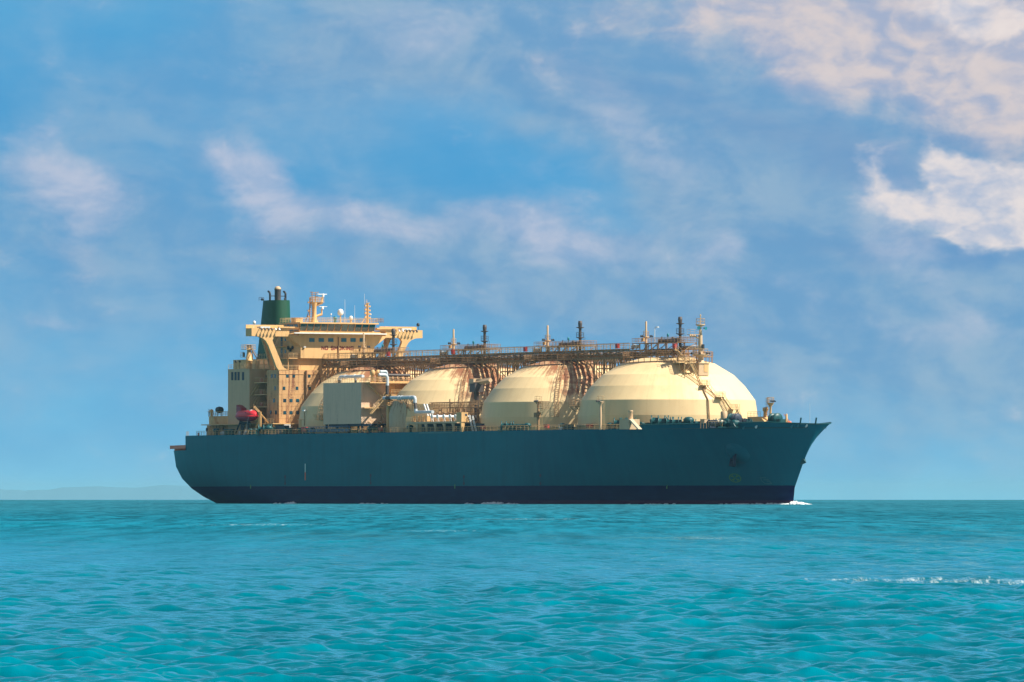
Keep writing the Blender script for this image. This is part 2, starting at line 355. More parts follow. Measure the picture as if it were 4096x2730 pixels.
def sea_mat():
    m, t, b = base_mat('sea_water')
    co = t.new('ShaderNodeTexCoord').outputs['Object']
    x, y, z = t.sep(co)
    p2 = t.comb(x, y, 0.0)
    patch = t.noise(t.comb(t.math('MULTIPLY', x, 0.030), t.math('MULTIPLY', y, 0.0018), 0.0), 1.0, 10, 0.78)
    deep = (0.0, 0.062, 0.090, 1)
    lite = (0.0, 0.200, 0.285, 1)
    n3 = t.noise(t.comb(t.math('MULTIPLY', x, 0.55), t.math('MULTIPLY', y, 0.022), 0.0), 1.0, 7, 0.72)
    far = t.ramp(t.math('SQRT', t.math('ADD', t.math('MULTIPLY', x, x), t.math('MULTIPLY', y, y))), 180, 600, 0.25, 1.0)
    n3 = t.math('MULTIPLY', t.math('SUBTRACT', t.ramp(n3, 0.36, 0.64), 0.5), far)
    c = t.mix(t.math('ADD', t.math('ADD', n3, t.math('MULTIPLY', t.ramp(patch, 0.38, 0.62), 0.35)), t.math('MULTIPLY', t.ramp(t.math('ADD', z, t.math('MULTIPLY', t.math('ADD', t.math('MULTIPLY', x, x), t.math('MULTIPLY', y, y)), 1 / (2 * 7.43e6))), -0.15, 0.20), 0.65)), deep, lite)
    # scattered whitecaps
    wc = t.noise(t.comb(t.math('MULTIPLY', x, 0.30), t.math('MULTIPLY', y, 0.05), 0.0), 1.0, 6, 0.7)
    wz = t.noise(t.comb(t.math('MULTIPLY', x, 0.012), t.math('MULTIPLY', y, 0.004), 3.0), 1.0, 3, 0.5)
    cap = t.math('MULTIPLY', t.ramp(t.math('ADD', wc, t.math('MULTIPLY', wz, 0.25)), 0.86, 0.92), 0.8)
    fn = t.noise(t.comb(t.math('MULTIPLY', x, 3.2), t.math('MULTIPLY', y, 0.5), 7.0), 1.0, 7, 0.8)
    for cx, cy, rx, ry in ((9.8, 164, 4.2, 7.0), (-16.5, 470, 5.5, 22.0), (-4.0, 395, 3.0, 12.0), (9.0, 330, 3.0, 12.0), (1.0, 590, 9.0, 20.0)):
        px_ = t.math('MULTIPLY', t.math('SUBTRACT', x, cx), 1.0 / rx); py_ = t.math('MULTIPLY', t.math('SUBTRACT', y, cy), 1.0 / ry)
        d_ = t.math('EXPONENT', t.math('MULTIPLY', t.math('ADD', t.math('MULTIPLY', px_, px_), t.math('MULTIPLY', py_, py_)), -1.0))
        cap = t.math('MAXIMUM', cap, t.math('MULTIPLY', t.ramp(t.math('ADD', fn, t.math('MULTIPLY', d_, 0.24 if cy < 200 else 0.19)), 0.64, 0.86), 0.75 if cy < 200 else 0.5))
    c = t.mix(cap, c, (0.75, 0.85, 0.88, 1))
    dist = t.math('SQRT', t.math('ADD', t.math('MULTIPLY', x, x), t.math('MULTIPLY', y, y)))
    n1 = t.noise(t.comb(t.math('MULTIPLY', x, 0.75), t.math('MULTIPLY', y, 1.0), 0.0), 3.6, 4, 0.55)
    bn = t.new('ShaderNodeBump'); bn.inputs['Strength'].default_value = 1.0
    t.put(bn.inputs['Distance'], t.ramp(dist, 100, 700, 0.030, 0.13))
    t.put(bn.inputs['Height'], n1)
    t.n.remove(b)
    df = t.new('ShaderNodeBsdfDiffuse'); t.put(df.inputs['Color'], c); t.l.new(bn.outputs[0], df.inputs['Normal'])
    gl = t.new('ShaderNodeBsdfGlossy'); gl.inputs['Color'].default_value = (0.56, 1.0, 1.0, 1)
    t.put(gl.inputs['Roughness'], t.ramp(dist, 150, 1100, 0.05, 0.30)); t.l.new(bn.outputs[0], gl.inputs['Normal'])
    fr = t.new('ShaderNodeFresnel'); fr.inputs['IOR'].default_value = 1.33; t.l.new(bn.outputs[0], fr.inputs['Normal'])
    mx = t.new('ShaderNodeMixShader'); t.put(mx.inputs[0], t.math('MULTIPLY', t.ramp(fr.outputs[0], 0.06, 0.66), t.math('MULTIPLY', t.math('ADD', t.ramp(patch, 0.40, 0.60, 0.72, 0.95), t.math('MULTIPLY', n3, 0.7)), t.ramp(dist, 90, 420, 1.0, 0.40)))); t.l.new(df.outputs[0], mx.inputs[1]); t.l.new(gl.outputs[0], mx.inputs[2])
    out = [q for q in t.n if q.type == 'OUTPUT_MATERIAL'][0]; t.l.new(mx.outputs[0], out.inputs[0])
    return m
SEA = sea_mat()
FOAM = paint('foam', (0.82, 0.88, 0.90, 1), 0.8, 0.1)
LAND = paint('hazed_wooded_land', (0.05, 0.15, 0.25, 1), 0.9, 0.4, scale=0.02)  # woodland colour with the blue of distant haze mixed in

# ------------------------------------------------------------------ mesh builder
class MB:
    def __init__(self):
        self.v = []; self.f = []; self.sm = []; self.mi = []
    def add(self, vs, fs, smooth=False, mi=0):
        o = len(self.v); self.v.extend([tuple(p) for p in vs])
        for f in fs:
            self.f.append([i + o for i in f]); self.sm.append(smooth); self.mi.append(mi)
        return self
    def box(self, x0, x1, y0, y1, z0, z1):
        vs = [(x, y, z) for z in (z0, z1) for y in (y0, y1) for x in (x0, x1)]
        return self.add(vs, [(0, 2, 3, 1), (4, 5, 7, 6), (0, 1, 5, 4), (2, 6, 7, 3), (0, 4, 6, 2), (1, 3, 7, 5)])
    def cbox(self, c, s):
        return self.box(c[0] - s[0] / 2, c[0] + s[0] / 2, c[1] - s[1] / 2, c[1] + s[1] / 2, c[2] - s[2] / 2, c[2] + s[2] / 2)
    def tube(self, p, q, r, r2=None, n=6, cap=True, smooth=True):
        p = Vector(p); q = Vector(q); r2 = r if r2 is None else r2
        d = (q - p)
        if d.length < 1e-6: return self
        d.normalize()
        a = d.orthogonal().normalized(); b = d.cross(a)
        vs = []
        for c, rr in ((p, r), (q, r2)):
            for i in range(n):
                t = 2 * math.pi * (i + .5) / n
                vs.append(c + a * math.cos(t) * rr + b * math.sin(t) * rr)
        self.add(vs, [(i, (i + 1) % n, n + (i + 1) % n, n + i) for i in range(n)], smooth)
        if cap: self.add(vs, [tuple(range(n - 1, -1, -1)), tuple(range(n, 2 * n))])
        return self
    def bar(self, p, q, w, h=None):                 # square bar
        return self.tube(p, q, (w + (h or w)) * 0.5 * 0.707, n=4, smooth=False)
    def pipe(self, pts, r, n=10):                   # bent pipe with rounded joints
        pts = [Vector(p) for p in pts]
        out = [pts[0]]
        for i in range(1, len(pts) - 1):
            a, b, c = pts[i - 1], pts[i], pts[i + 1]
            k = min(r * 2.6, (a - b).length * .45, (c - b).length * .45)
            p0 = b + (a - b).normalized() * k; p1 = b + (c - b).normalized() * k
            for s in range(6):
                t = s / 5.0
                out.append(p0 * (1 - t) ** 2 + b * 2 * t * (1 - t) + p1 * t * t)
        out.append(pts[-1])
        rings = []; up = None
        for i, p in enumerate(out):
            d = (out[min(i + 1, len(out) - 1)] - out[max(i - 1, 0)]).normalized()
            if up is None: up = d.orthogonal().normalized()
            up = (up - d * up.dot(d)).normalized(); s = d.cross(up)
            rings.append([p + up * math.cos(2 * math.pi * j / n) * r + s * math.sin(2 * math.pi * j / n) * r for j in range(n)])
        vs = [v for rg in rings for v in rg]
        fs = [(i * n + j, i * n + (j + 1) % n, (i + 1) * n + (j + 1) % n, (i + 1) * n + j) for i in range(len(rings) - 1) for j in range(n)]
        self.add(vs, fs, True)
        self.add(rings[0], [tuple(range(n - 1, -1, -1))]); self.add(rings[-1], [tuple(range(n))])
        return self
    def lathe(self, prof, n=24, c=(0, 0, 0), smooth=True, sharp=False, axis='z', sx=1.0, sy=1.0):
        def P(r, z, t):
            if axis == 'z': return (c[0] + r * math.cos(t) * sx, c[1] + r * math.sin(t) * sy, c[2] + z)
            if axis == 'x': return (c[0] + z, c[1] + r * math.cos(t) * sx, c[2] + r * math.sin(t) * sy)
            return (c[0] + r * math.cos(t) * sx, c[1] + z, c[2] + r * math.sin(t) * sy)
        T = [2 * math.pi * i / n for i in range(n)]
        if sharp:
            for (r0, z0), (r1, z1) in zip(prof, prof[1:]):
                vs = [P(r0, z0, t) for t in T] + [P(r1, z1, t) for t in T]
                self.add(vs, [(i, (i + 1) % n, n + (i + 1) % n, n + i) for i in range(n)], smooth)
        else:
            vs = [P(r, z, t) for r, z in prof for t in T]
            self.add(vs, [(k * n + i, k * n + (i + 1) % n, (k + 1) * n + (i + 1) % n, (k + 1) * n + i) for k in range(len(prof) - 1) for i in range(n)], smooth)
        if prof[0][0] > 1e-3: self.add([P(prof[0][0], prof[0][1], t) for t in T], [tuple(range(n - 1, -1, -1))])
        if prof[-1][0] > 1e-3: self.add([P(prof[-1][0], prof[-1][1], t) for t in T], [tuple(range(n))])
        return self
    def prism_yz(self, pts, x0, x1):                # polygon in (y, z), extruded along x
        n = len(pts)
        vs = [(x0, y, z) for y, z in pts] + [(x1, y, z) for y, z in pts]
        return self.add(vs, [tuple(range(n)), tuple(range(2 * n - 1, n - 1, -1))] + [(i, n + i, n + (i + 1) % n, (i + 1) % n) for i in range(n)])
    def prism_xz(self, pts, y0, y1):
        n = len(pts)
        vs = [(x, y0, z) for x, z in pts] + [(x, y1, z) for x, z in pts]
        return self.add(vs, [tuple(range(n)), tuple(range(2 * n - 1, n - 1, -1))] + [(i, n + i, n + (i + 1) % n, (i + 1) % n) for i in range(n)])
    def prism_xy(self, pts, z0, z1):
        n = len(pts)
        vs = [(x, y, z0) for x, y in pts] + [(x, y, z1) for x, y in pts]
        return self.add(vs, [tuple(range(n - 1, -1, -1)), tuple(range(n, 2 * n))] + [(i, (i + 1) % n, n + (i + 1) % n, n + i) for i in range(n)])
    def rail(self, pts, h=1.1, step=1.6, r=0.045, bars=3, closed=False):
        pts = [Vector(p) for p in pts]
        if closed: pts.append(pts[0])
        for a, b in zip(pts, pts[1:]):
            L = (b - a).length
            if L < 0.05: continue
            for k in range(bars):
                z = Vector((0, 0, h * (k + 1) / bars))
                self.tube(a + z, b + z, r * (1.0 if k == bars - 1 else 0.7), n=4, cap=False)
            n = max(1, round(L / step))
            for i in range(n + 1):
                p = a.lerp(b, i / n)
                self.tube(p, p + Vector((0, 0, h)), r, n=4, cap=False)
        return self
    def ladder(self, a, b, w=(0, 0.25, 0), r=0.035, step=0.4):
        a = Vector(a); b = Vector(b); w = Vector(w)
        self.tube(a - w, b - w, r, n=4, cap=False); self.tube(a + w, b + w, r, n=4, cap=False)
        n = max(2, int((b - a).length / step))
        for i in range(n + 1):
            p = a.lerp(b, i / n); self.tube(p - w, p + w, r * .7, n=4, cap=False)
        return self
    def stair(self, a, b, w=(0, 0.4, 0), r=0.05):
        a = Vector(a); b = Vector(b); w = Vector(w); up = Vector((0, 0, 1.0))
        for s in (-1, 1):
            self.bar(a + w * s, b + w * s, 0.16)
            self.tube(a + w * s + up, b + w * s + up, r, n=4, cap=False)
            n = max(2, int((b - a).length / 1.3))
            for i in range(n + 1):
                p = a.lerp(b, i / n) + w * s; self.tube(p, p + up, r * .8, n=4, cap=False)
        n = max(3, int((b - a).length / 0.32))
        for i in range(n + 1):
            p = a.lerp(b, i / n)
            self.bar(p - w, p + w, 0.11)
        return self
    def build(self, name, mats, parent=None, loc=(0, 0, 0), rot=(0, 0, 0)):
        me = bpy.data.meshes.new(name)
        me.from_pydata(self.v, [], self.f)
        me.polygons.foreach_set('use_smooth', self.sm)
        if not isinstance(mats, (list, tuple)): mats = [mats]
        for m in mats: me.materials.append(m)
        if len(mats) > 1: me.polygons.foreach_set('material_index', self.mi)
        me.update()
        o = bpy.data.objects.new(name, me); COL.objects.link(o)
        if parent: o.parent = parent
        o.location = loc; o.rotation_euler = rot
        return o

def copy_part(o, parent, loc=None):
    c = o.copy(); COL.objects.link(c); c.parent = parent
    if loc is not None: c.location = loc
    for ch in list(o.children):
        d = ch.copy(); COL.objects.link(d); d.parent = c
    return c

# ------------------------------------------------------------------ ship frame
TH_C, TH_S = 0.5, math.sqrt(0.75)        # the ship points 60 degrees out of the picture plane, to the right
X0, Y0, T1X = 35.5, 1640.0, 219.0        # world place of the forward tank's axis; its distance from the stern
ship = bpy.data.objects.new('gas_carrier', None); COL.objects.link(ship)
ship.location = (X0 - TH_C * T1X, Y0 + TH_S * T1X, 0.0)
ship.rotation_euler = (0, 0, -R(60))
ship['label'] = 'large green hulled gas carrier with four cream domed tanks and a green funnel'
ship['category'] = 'ship'

def P(px, py, ys=None, xs=None):
    """photograph pixel + one ship coordinate -> ship coordinates (x forward, y to port, z up)"""
    a = (px - 2048.0) / FPX; b = (YHOR - py) / FPX
    if xs is None:
        t = (a * Y0 + a * TH_C * ys - X0 - TH_S * ys) / (TH_C + a * TH_S)
    else:
        t = xs - T1X
        ys = (a * Y0 - a * TH_S * t - X0 - TH_C * t) / (TH_S - a * TH_C)
    D = Y0 - TH_S * t + TH_C * ys
    return (t + T1X, ys, EYE + b * D)
def PX(px, ys): return P(px, 1979, ys=ys)[0]
def PYs(px, xs): return P(px, 1979, xs=xs)[1]
def PZ(py, xs, ys=0.0):
    return EYE + (YHOR - py) / FPX * (Y0 - TH_S * (xs - T1X) + TH_C * ys)
DECK = 16.6
BEAM = 23.5

# ------------------------------------------------------------------ hull
def stem_x(z):
    return float(np.interp(z, [-3, 0.5, 3.5, 9.7, 13.7, 17.9], [272.4, 272.6, 273.1, 277.1, 280.0, 283.0]))
def stern_x(z):
    return float(np.interp(z, [-3, 0, 1.5, 3.5, 6, 9, 13.1, 17], [16, 10.5, 8.0, 5.2, 2.6, 1.2, 0.3, 0]))
def stern_b(z):
    return float(np.interp(z, [-3, 0, 1.5, 3.5, 6, 9, 13.1, 17], [3.5, 7.2, 9.2, 11.0, 12.4, 13.4, 13.6, 13.8]))
def half(x, z):
    u = max(0.0, stem_x(z) - x)
    w = min(1.0, max(0.0, z / 17.6)) ** (1.6 + 3.2 * max(0.0, 1 - u / 45.0))
    yd = min(BEAM, 2.9 * math.sqrt(u))
    if u > 50: yd = BEAM * (1 - (1 - min(1, yd / BEAM)) * max(0, (72 - u) / 22)) if u < 72 else BEAM
    yw = BEAM * math.sin(min(1.0, u / 88.0) * math.pi / 2)
    yb = yd * w + yw * (1 - w)
    v = max(0.0, x - stern_x(z))
    Ls = 72 - 27 * min(1, max(0, z / 14.0))
    b0 = stern_b(z)
    ysn = b0 + (BEAM - b0) * (1 - (1 - min(1, v / Ls)) ** 2)
    return min(yb, ysn)
AFTX = 20.0                      # the upper deck stops here; a lower mooring deck lies aft of it
def deck_top(x):                 # bulwark line
    return float(np.interp(x, [0, AFTX - .01, AFTX, 236, 238.5, 262, 275, 283], [13.1, 13.1, 16.7, 16.7, 17.6, 17.75, 17.95, 17.5]))

def build_hull():
    mb = MB()
    NS = 150
    def xs_list(z):
        a, b = stern_x(z), stem_x(z)
        out = []
        for i in range(NS + 1):
            s = i / NS
            # cluster towards both ends
            s2 = s
            out.append(a + (b - a) * s2)
        bow = [b - (b - 200) * (1 - k / 60.0) ** 2 for k in range(61)]
        mid = list(np.linspace(60, 200, 40))[:-1]
        aft = [a + (60 - a) * (k / 30.0) ** 1.3 for k in range(30)]
        return aft + mid + bow
    zs = [-3, -1.5, 0, 0.7, 1.5, 2.5, 3.5, 4.5, 6, 7.5, 9, 10.5, 12, 13.1]
    rows = [[(x, -half(x, z), z) for x in xs_list(z)] for z in zs]
    n = len(rows[0])
    for side in (-1, 1):
        vs = [(p[0], p[1] * (-side), p[2]) for r in rows for p in r]
        fs = []
        for j in range(len(rows) - 1):
            for i in range(n - 1):
                q = (j * n + i, j * n + i + 1, (j + 1) * n + i + 1, (j + 1) * n + i)
                fs.append(q if side < 0 else q[::-1])
        mb.add(vs, fs, True)
        # upper strake, from 13.1 up to the bulwark line, only forward of the mooring deck
        xl = [AFTX] + [x for x in xs_list(13.1) if x > AFTX + .3]
        lv = [0, .33, .66, 1.0]
        vs = []
        for l in lv:
            for k, x in enumerate(xl):
                zt = deck_top(min(x, 283)); z = 13.1 + (zt - 13.1) * l
                xx = x + (stem_x(z) - stem_x(13.1)) * max(0, (x - 200) / (stem_x(13.1) - 200)) ** 2
                vs.append((xx, side * half(min(xx, stem_x(z)), z) if k < len(xl) - 1 else 0.0, z))
        m = len(xl); fs = []
        for j in range(len(lv) - 1):
            for i in range(m - 1):
                q = (j * m + i, j * m + i + 1, (j + 1) * m + i + 1, (j + 1) * m + i)
                fs.append(q if side < 0 else q[::-1])
        mb.add(vs, fs, True)
    # transom
    vs = [(stern_x(z), s * stern_b(z), z) for z in zs for s in (-1, 1)]
    mb.add(vs, [(2 * j, 2 * j + 2, 2 * j + 3, 2 * j + 1) for j in range(len(zs) - 1)])
    b = half(AFTX, 15.0)
    mb.add([(AFTX, -b, 13.1), (AFTX, b, 13.1), (AFTX, half(AFTX, 16.7), 16.7), (AFTX, -half(AFTX, 16.7), 16.7)], [(0, 3, 2, 1)])
    hull = mb.build('hull', HULL, ship)
    # decks
    d = MB()
    xl = [AFTX] + list(np.linspace(AFTX + 2, 236, 60))
    L = [(x, -half(x, DECK) + .15) for x in xl] + [(x, half(x, DECK) - .15) for x in reversed(xl)]
    d.prism_xy(L, DECK - .3, DECK - 0.4 + .3)
    d.build('main_deck', TEAL, ship)
    d = MB()
    xl = list(236.2 + (281.5 - 236.2) * (1 - (1 - np.linspace(0, 1, 30)) ** 2))
    L = [(x, -half(x, 16.9) + .12) for x in xl] + [(x, half(x, 16.9) - .12) for x in reversed(xl)]
    d.prism_xy(L, 16.6, 16.8)
    d.build('forecastle_deck', TEAL, ship)
    d = MB()
    xl = list(np.linspace(0.5, AFTX, 8))
    L = [(x, -half(x, 13.0) + .1) for x in xl] + [(x, half(x, 13.0) - .1) for x in reversed(xl)]
    d.prism_xy(L, 12.7, 12.95)
    d.build('mooring_deck', RUSTP, ship)
    # bulwark inner side / cap at the bow
    d = MB()
    xs = [x for x in (283 - (283 - 237) * (1 - k / 40.0) ** 2 for k in range(41))]
    for s in (-1, 1):
        pts = []
        for x in xs:
            z = deck_top(x); xx = min(x, stem_x(z))
            pts.append((xx, s * half(xx, z), z + .02))
        for a, b_ in zip(pts, pts[1:]):
            d.bar(a, b_, .22)
    d.build('bulwark_cap', TEAL, ship)
    return hull
hull = build_hull()

def side_y(x, z, off=0.03): return -half(x, z) - off
def on_side(px, py, off=0.04):
    """point of the starboard shell under a photo pixel"""
    ys = -BEAM
    for _ in range(30):
        x, _, z = P(px, py, ys=ys)
        ys = 0.5 * ys + 0.5 * -half(x, z)
    return x, ys - off, z

def hull_marks():
    # thruster symbol: ring with a four-bladed cross
    cx, cy, cz = on_side(2941, 1913)
    m = MB()
    def q(dx, dz): 
        x = cx + dx; z = cz + dz
        return (x, side_y(x, z, .05), z)
    def stroke(a, b, w):
        a = Vector((a[0], 0, a[1])); b = Vector((b[0], 0, b[1])); d = (b - a).normalized(); nrm = Vector((-d.z, 0, d.x)) * w / 2
        c4 = [a - nrm, b - nrm, b + nrm, a + nrm]
        m.add([q(p.x, p.z) for p in c4], [(0, 1, 2, 3)]); 
    N = 28; rr = 1.0; fx = 1.55
    for i in range(N):
        t0, t1 = 2 * math.pi * i / N, 2 * math.pi * (i + 1) / N
        m.add([q(math.cos(t0) * .82 * fx, math.sin(t0) * .82), q(math.cos(t1) * .82 * fx, math.sin(t1) * .82), q(math.cos(t1) * fx, math.sin(t1)), q(math.cos(t0) * fx, math.sin(t0))], [(0, 1, 2, 3)])
    for k in range(4):
        t = math.pi / 4 + k * math.pi / 2
        m.add([q(0, 0), q(math.cos(t - .32) * .75 * fx, math.sin(t - .32) * .75), q(math.cos(t + .32) * .75 * fx, math.sin(t + .32) * .75)], [(0, 1, 2)])
    m.build('thruster_mark', MARKY, hull)
    # bulbous bow symbol, faded
    cx, cy, cz = on_side(3062, 1922)
    m = MB()
    stroke((-1.2, .55), (.3, .55), .14); stroke((-1.0, .55), (-1.0, -.1), .14); stroke((-.5, .1), (.9, .1), .14)
    stroke((-1.0, -.1), (-.2, -.75), .14); stroke((-.2, -.75), (1.4, -.75), .14); stroke((1.4, -.75), (1.0, -.2), .14); stroke((1.0, -.2), (.3, -.2), .14)
    m.build('bulb_mark', MARKF, hull)
    # white over red pilot mark
    for nm, y0, y1, mat in (('pilot_mark', 1856, 1890, MARKW), ('pilot_mark', 1890, 1922, RUSTP)):
        a = on_side(1219.5, y0); b = on_side(1223.5, y1); m = MB()
        x0, x1 = a[0], b[0]
        m.add([(x0, side_y(x0, b[2], .05), b[2]), (x1, side_y(x1, b[2], .05), b[2]), (x1, side_y(x1, a[2], .05), a[2]), (x0, side_y(x0, a[2], .05), a[2])], [(0, 1, 2, 3)])
        m.build(nm, mat, hull)
    # discharge stains / overboard marks
    for px, ys_ in ((1141, (1905, 1932)), (1483, (1900, 1930)), (1856, (1905, 1932)), (2162, (1900, 1932))):
        m = MB()
        for py in ys_:
            c = on_side(px, py + 3)
            for k in range(10):
                t0, t1 = 2 * math.pi * k / 10, 2 * math.pi * (k + 1) / 10
                pt = lambda t: (c[0] + .45 * math.cos(t), side_y(c[0], c[2], .05), c[2] + .42 * math.sin(t))
                m.add([(c[0], side_y(c[0], c[2], .06), c[2]), pt(t0), pt(t1)], [(0, 1, 2)])
        a = on_side(px - 1.5, ys_[0]); b = on_side(px + 1.5, ys_[1])
        m.add([(a[0], side_y(a[0], b[2], .05), b[2]), (b[0], side_y(b[0], b[2], .05), b[2]), (b[0], side_y(b[0], a[2], .05), a[2]), (a[0], side_y(a[0], a[2], .05), a[2])], [(0, 1, 2, 3)])
        m.build('overboard_outlet', MARKD, hull)
    # yellow-green tug push marks at the boot line
    for px in (1003, 1820, 2668):
        c = on_side(px, 1947); m = MB()
        m.add([(c[0] - .25, side_y(c[0], c[2], .05), c[2] - .5), (c[0] + .25, side_y(c[0], c[2], .05), c[2] - .5), (c[0] + .25, side_y(c[0], c[2], .05), c[2] + .5), (c[0] - .25, side_y(c[0], c[2], .05), c[2] + .5)], [(0, 1, 2, 3)])
        m.build('tug_mark', MARKY, hull)
    # side door plates at the manifold
    x0, x1 = PX(1676, -BEAM), PX(1812, -BEAM)
    m = MB(); m.box(x0, x1, -BEAM - .10, -BEAM + .02, 16.3, 16.75)
    m.build('rubbing_plate', MARKF, hull)
    # fairleads cut in the bow bulwark
    for px, py in ((3166, 1705), (3191, 1702), (3224, 1702), (3024, 1706), (2973, 1710)):
        c = on_side(px, py); m = MB()
        m.lathe([(.30, -.05), (.46, .06), (.52, -.02)], 12, axis='y', c=(c[0], c[1] + .05, c[2]))
        m.build('bow_fairlead', WHITE if px in (3224, 3024) else TEALB, hull)
    # anchor pocket: a bolster plate standing off the flare
    c = on_side(2951, 1814); m = MB()
    prof = [(0.0, .85), (1.1, .85), (2.1, .35), (2.6, -.3)]
    n = 20; vs = []; 
    for r_, off in prof:
        for k in range(n):
            t = 2 * math.pi * k / n
            x = c[0] + r_ * math.cos(t) * 1.15; z = c[2] + r_ * math.sin(t) * .95
            vs.append((x, -half(x, z) - max(-.15, off), z))
    m.add(vs, [(j * n + k, j * n + (k + 1) % n, (j + 1) * n + (k + 1) % n, (j + 1) * n + k) for j in range(len(prof) - 1) for k in range(n)], True)
    m.build('anchor_bolster', HULL, hull)
    # small bracket low on the stem
    m = MB(); zb = PZ(1850, 277)
    m.add([(276.9, -.35, zb + .9), (276.9, .35, zb + .9), (275.8, .35, zb - .5), (275.8, -.35, zb - .5), (277.9, 0, zb - .1)], [(0, 1, 4), (1, 2, 4), (2, 3, 4), (3, 0, 4)])
    m.build('stem_bracket', TEAL, hull)
hull_marks()

# ------------------------------------------------------------------ tanks
TANKX = [219.0, 174.3, 129.6, 84.9]
TPROF = [(20.5, DECK - 1), (20.5, 19.9), (19.95, 23.4), (17.6, 26.6), (15.0, 29.2), (10.7, 31.8), (6.0, 33.05), (0.001, 33.4)]
def tank_r(z):
    zz = [p[1] for p in TPROF]; rr = [p[0] for p in TPROF]
    return float(np.interp(z, zz, rr))
def tank_z(r):
    rr = [p[0] for p in TPROF][::-1]; zz = [p[1] for p in TPROF][::-1]
    return float(np.interp(r, rr, zz))
tb = MB()
tb.lathe(TPROF, 96, sharp=True)
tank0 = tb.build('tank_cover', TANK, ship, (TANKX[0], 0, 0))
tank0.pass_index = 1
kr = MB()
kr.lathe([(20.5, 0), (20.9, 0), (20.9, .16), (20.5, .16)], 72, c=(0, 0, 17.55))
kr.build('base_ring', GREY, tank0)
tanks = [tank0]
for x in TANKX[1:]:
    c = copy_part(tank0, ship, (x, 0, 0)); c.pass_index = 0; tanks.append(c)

# ------------------------------------------------------------------ tank-top gear
CW = 35.4                       # walkway level
def railing_on(parent, pts, mat=RAIL, name='railing', closed=False, **k):
    m = MB(); m.rail(pts, closed=closed, **k)
    return m.build(name, mat, parent)

def vent_mast():
    top = PZ(1268, TANKX[0] + 5.4) - 33.0
    m = MB()
    m.lathe([(.34, 0), (.33, top - 2.6), (.33, top - 1.9), (.42, top - 1.4), (.50, top - .7), (.42, top), (.30, top)], 16)
    o = m.build('vent_mast', DARK, ship, (TANKX[0] + 5.4, 0, 33.0))
    for z in (top - 1.55, top - 3.9):
        m = MB(); m.lathe([(.3, z - .25), (.95, z), (.95, z + .1), (.3, z + .1)], 14)
        m.build('mast_platform', DARK, o)
    m = MB()
    ring = [(.9 * math.cos(k * math.pi / 4), .9 * math.sin(k * math.pi / 4), top - 3.8) for k in range(8)]
    m.rail(ring, 1.1, 3, .035, 2, closed=True)
    m.build('mast_railing', DARK, o)
    m = MB(); m.ladder((.6, .7, 1.5), (.6, .7, top - 3.9)); m.bar((0, 0, 4), (.6, .7, 4), .08)
    m.build('ladder', DARK, o)
    return o
vm0 = vent_mast()
for x in TANKX[1:]: copy_part(vm0, ship, (x + 5.4, 0, 33.0))

def lamp_unit(mb, c, r=.28, d=(0, 0, -1)):
    c = Vector(c); d = Vector(d).normalized()
    mb.tube(c, c + d * .45, r * .6, r, n=8)

def light_mast():
    top = PZ(1286, TANKX[0] - 9.6) - 33.0
    m = MB()
    m.lathe([(.30, 0), (.27, top * .55), (.22, top - 2.8), (.22, top - .15), (.14, top)], 14)
    o = m.build('light_mast', GREY, ship, (TANKX[0] - 9.6, 0, 33.0))
    z = top - 3.6
    m = MB()
    m.lathe([(.24, z - .4), (.62, z), (.62, z + .1), (.2, z + .1)], 12)
    for s in (-1, 1): m.bar((0, 0, z - .3), (0, s * 1.4, z + .15), .14)
    m.build('lamp_platform', GREY, o)
    m = MB(); ring = [(.6 * math.cos(k * math.pi / 4), .6 * math.sin(k * math.pi / 4), z + .1) for k in range(8)]
    m.rail(ring, 1.2, 3, .035, 2, closed=True); m.build('mast_railing', RAIL, o)
    for s in (-1, 1):
        m = MB()
        for k in (1.0, 1.4): lamp_unit(m, (.1, s * k, z + .40), .22, (.5, s * .3, -.8))
        m.build('floodlight', BLACK, o)
    m = MB(); m.ladder((-.45, 0, .5), (-.45, 0, z)); m.build('ladder', RAILR, o)
    return o
lm0 = light_mast()
for x in TANKX[1:]: copy_part(lm0, ship, (x - 9.6, 0, 33.0))

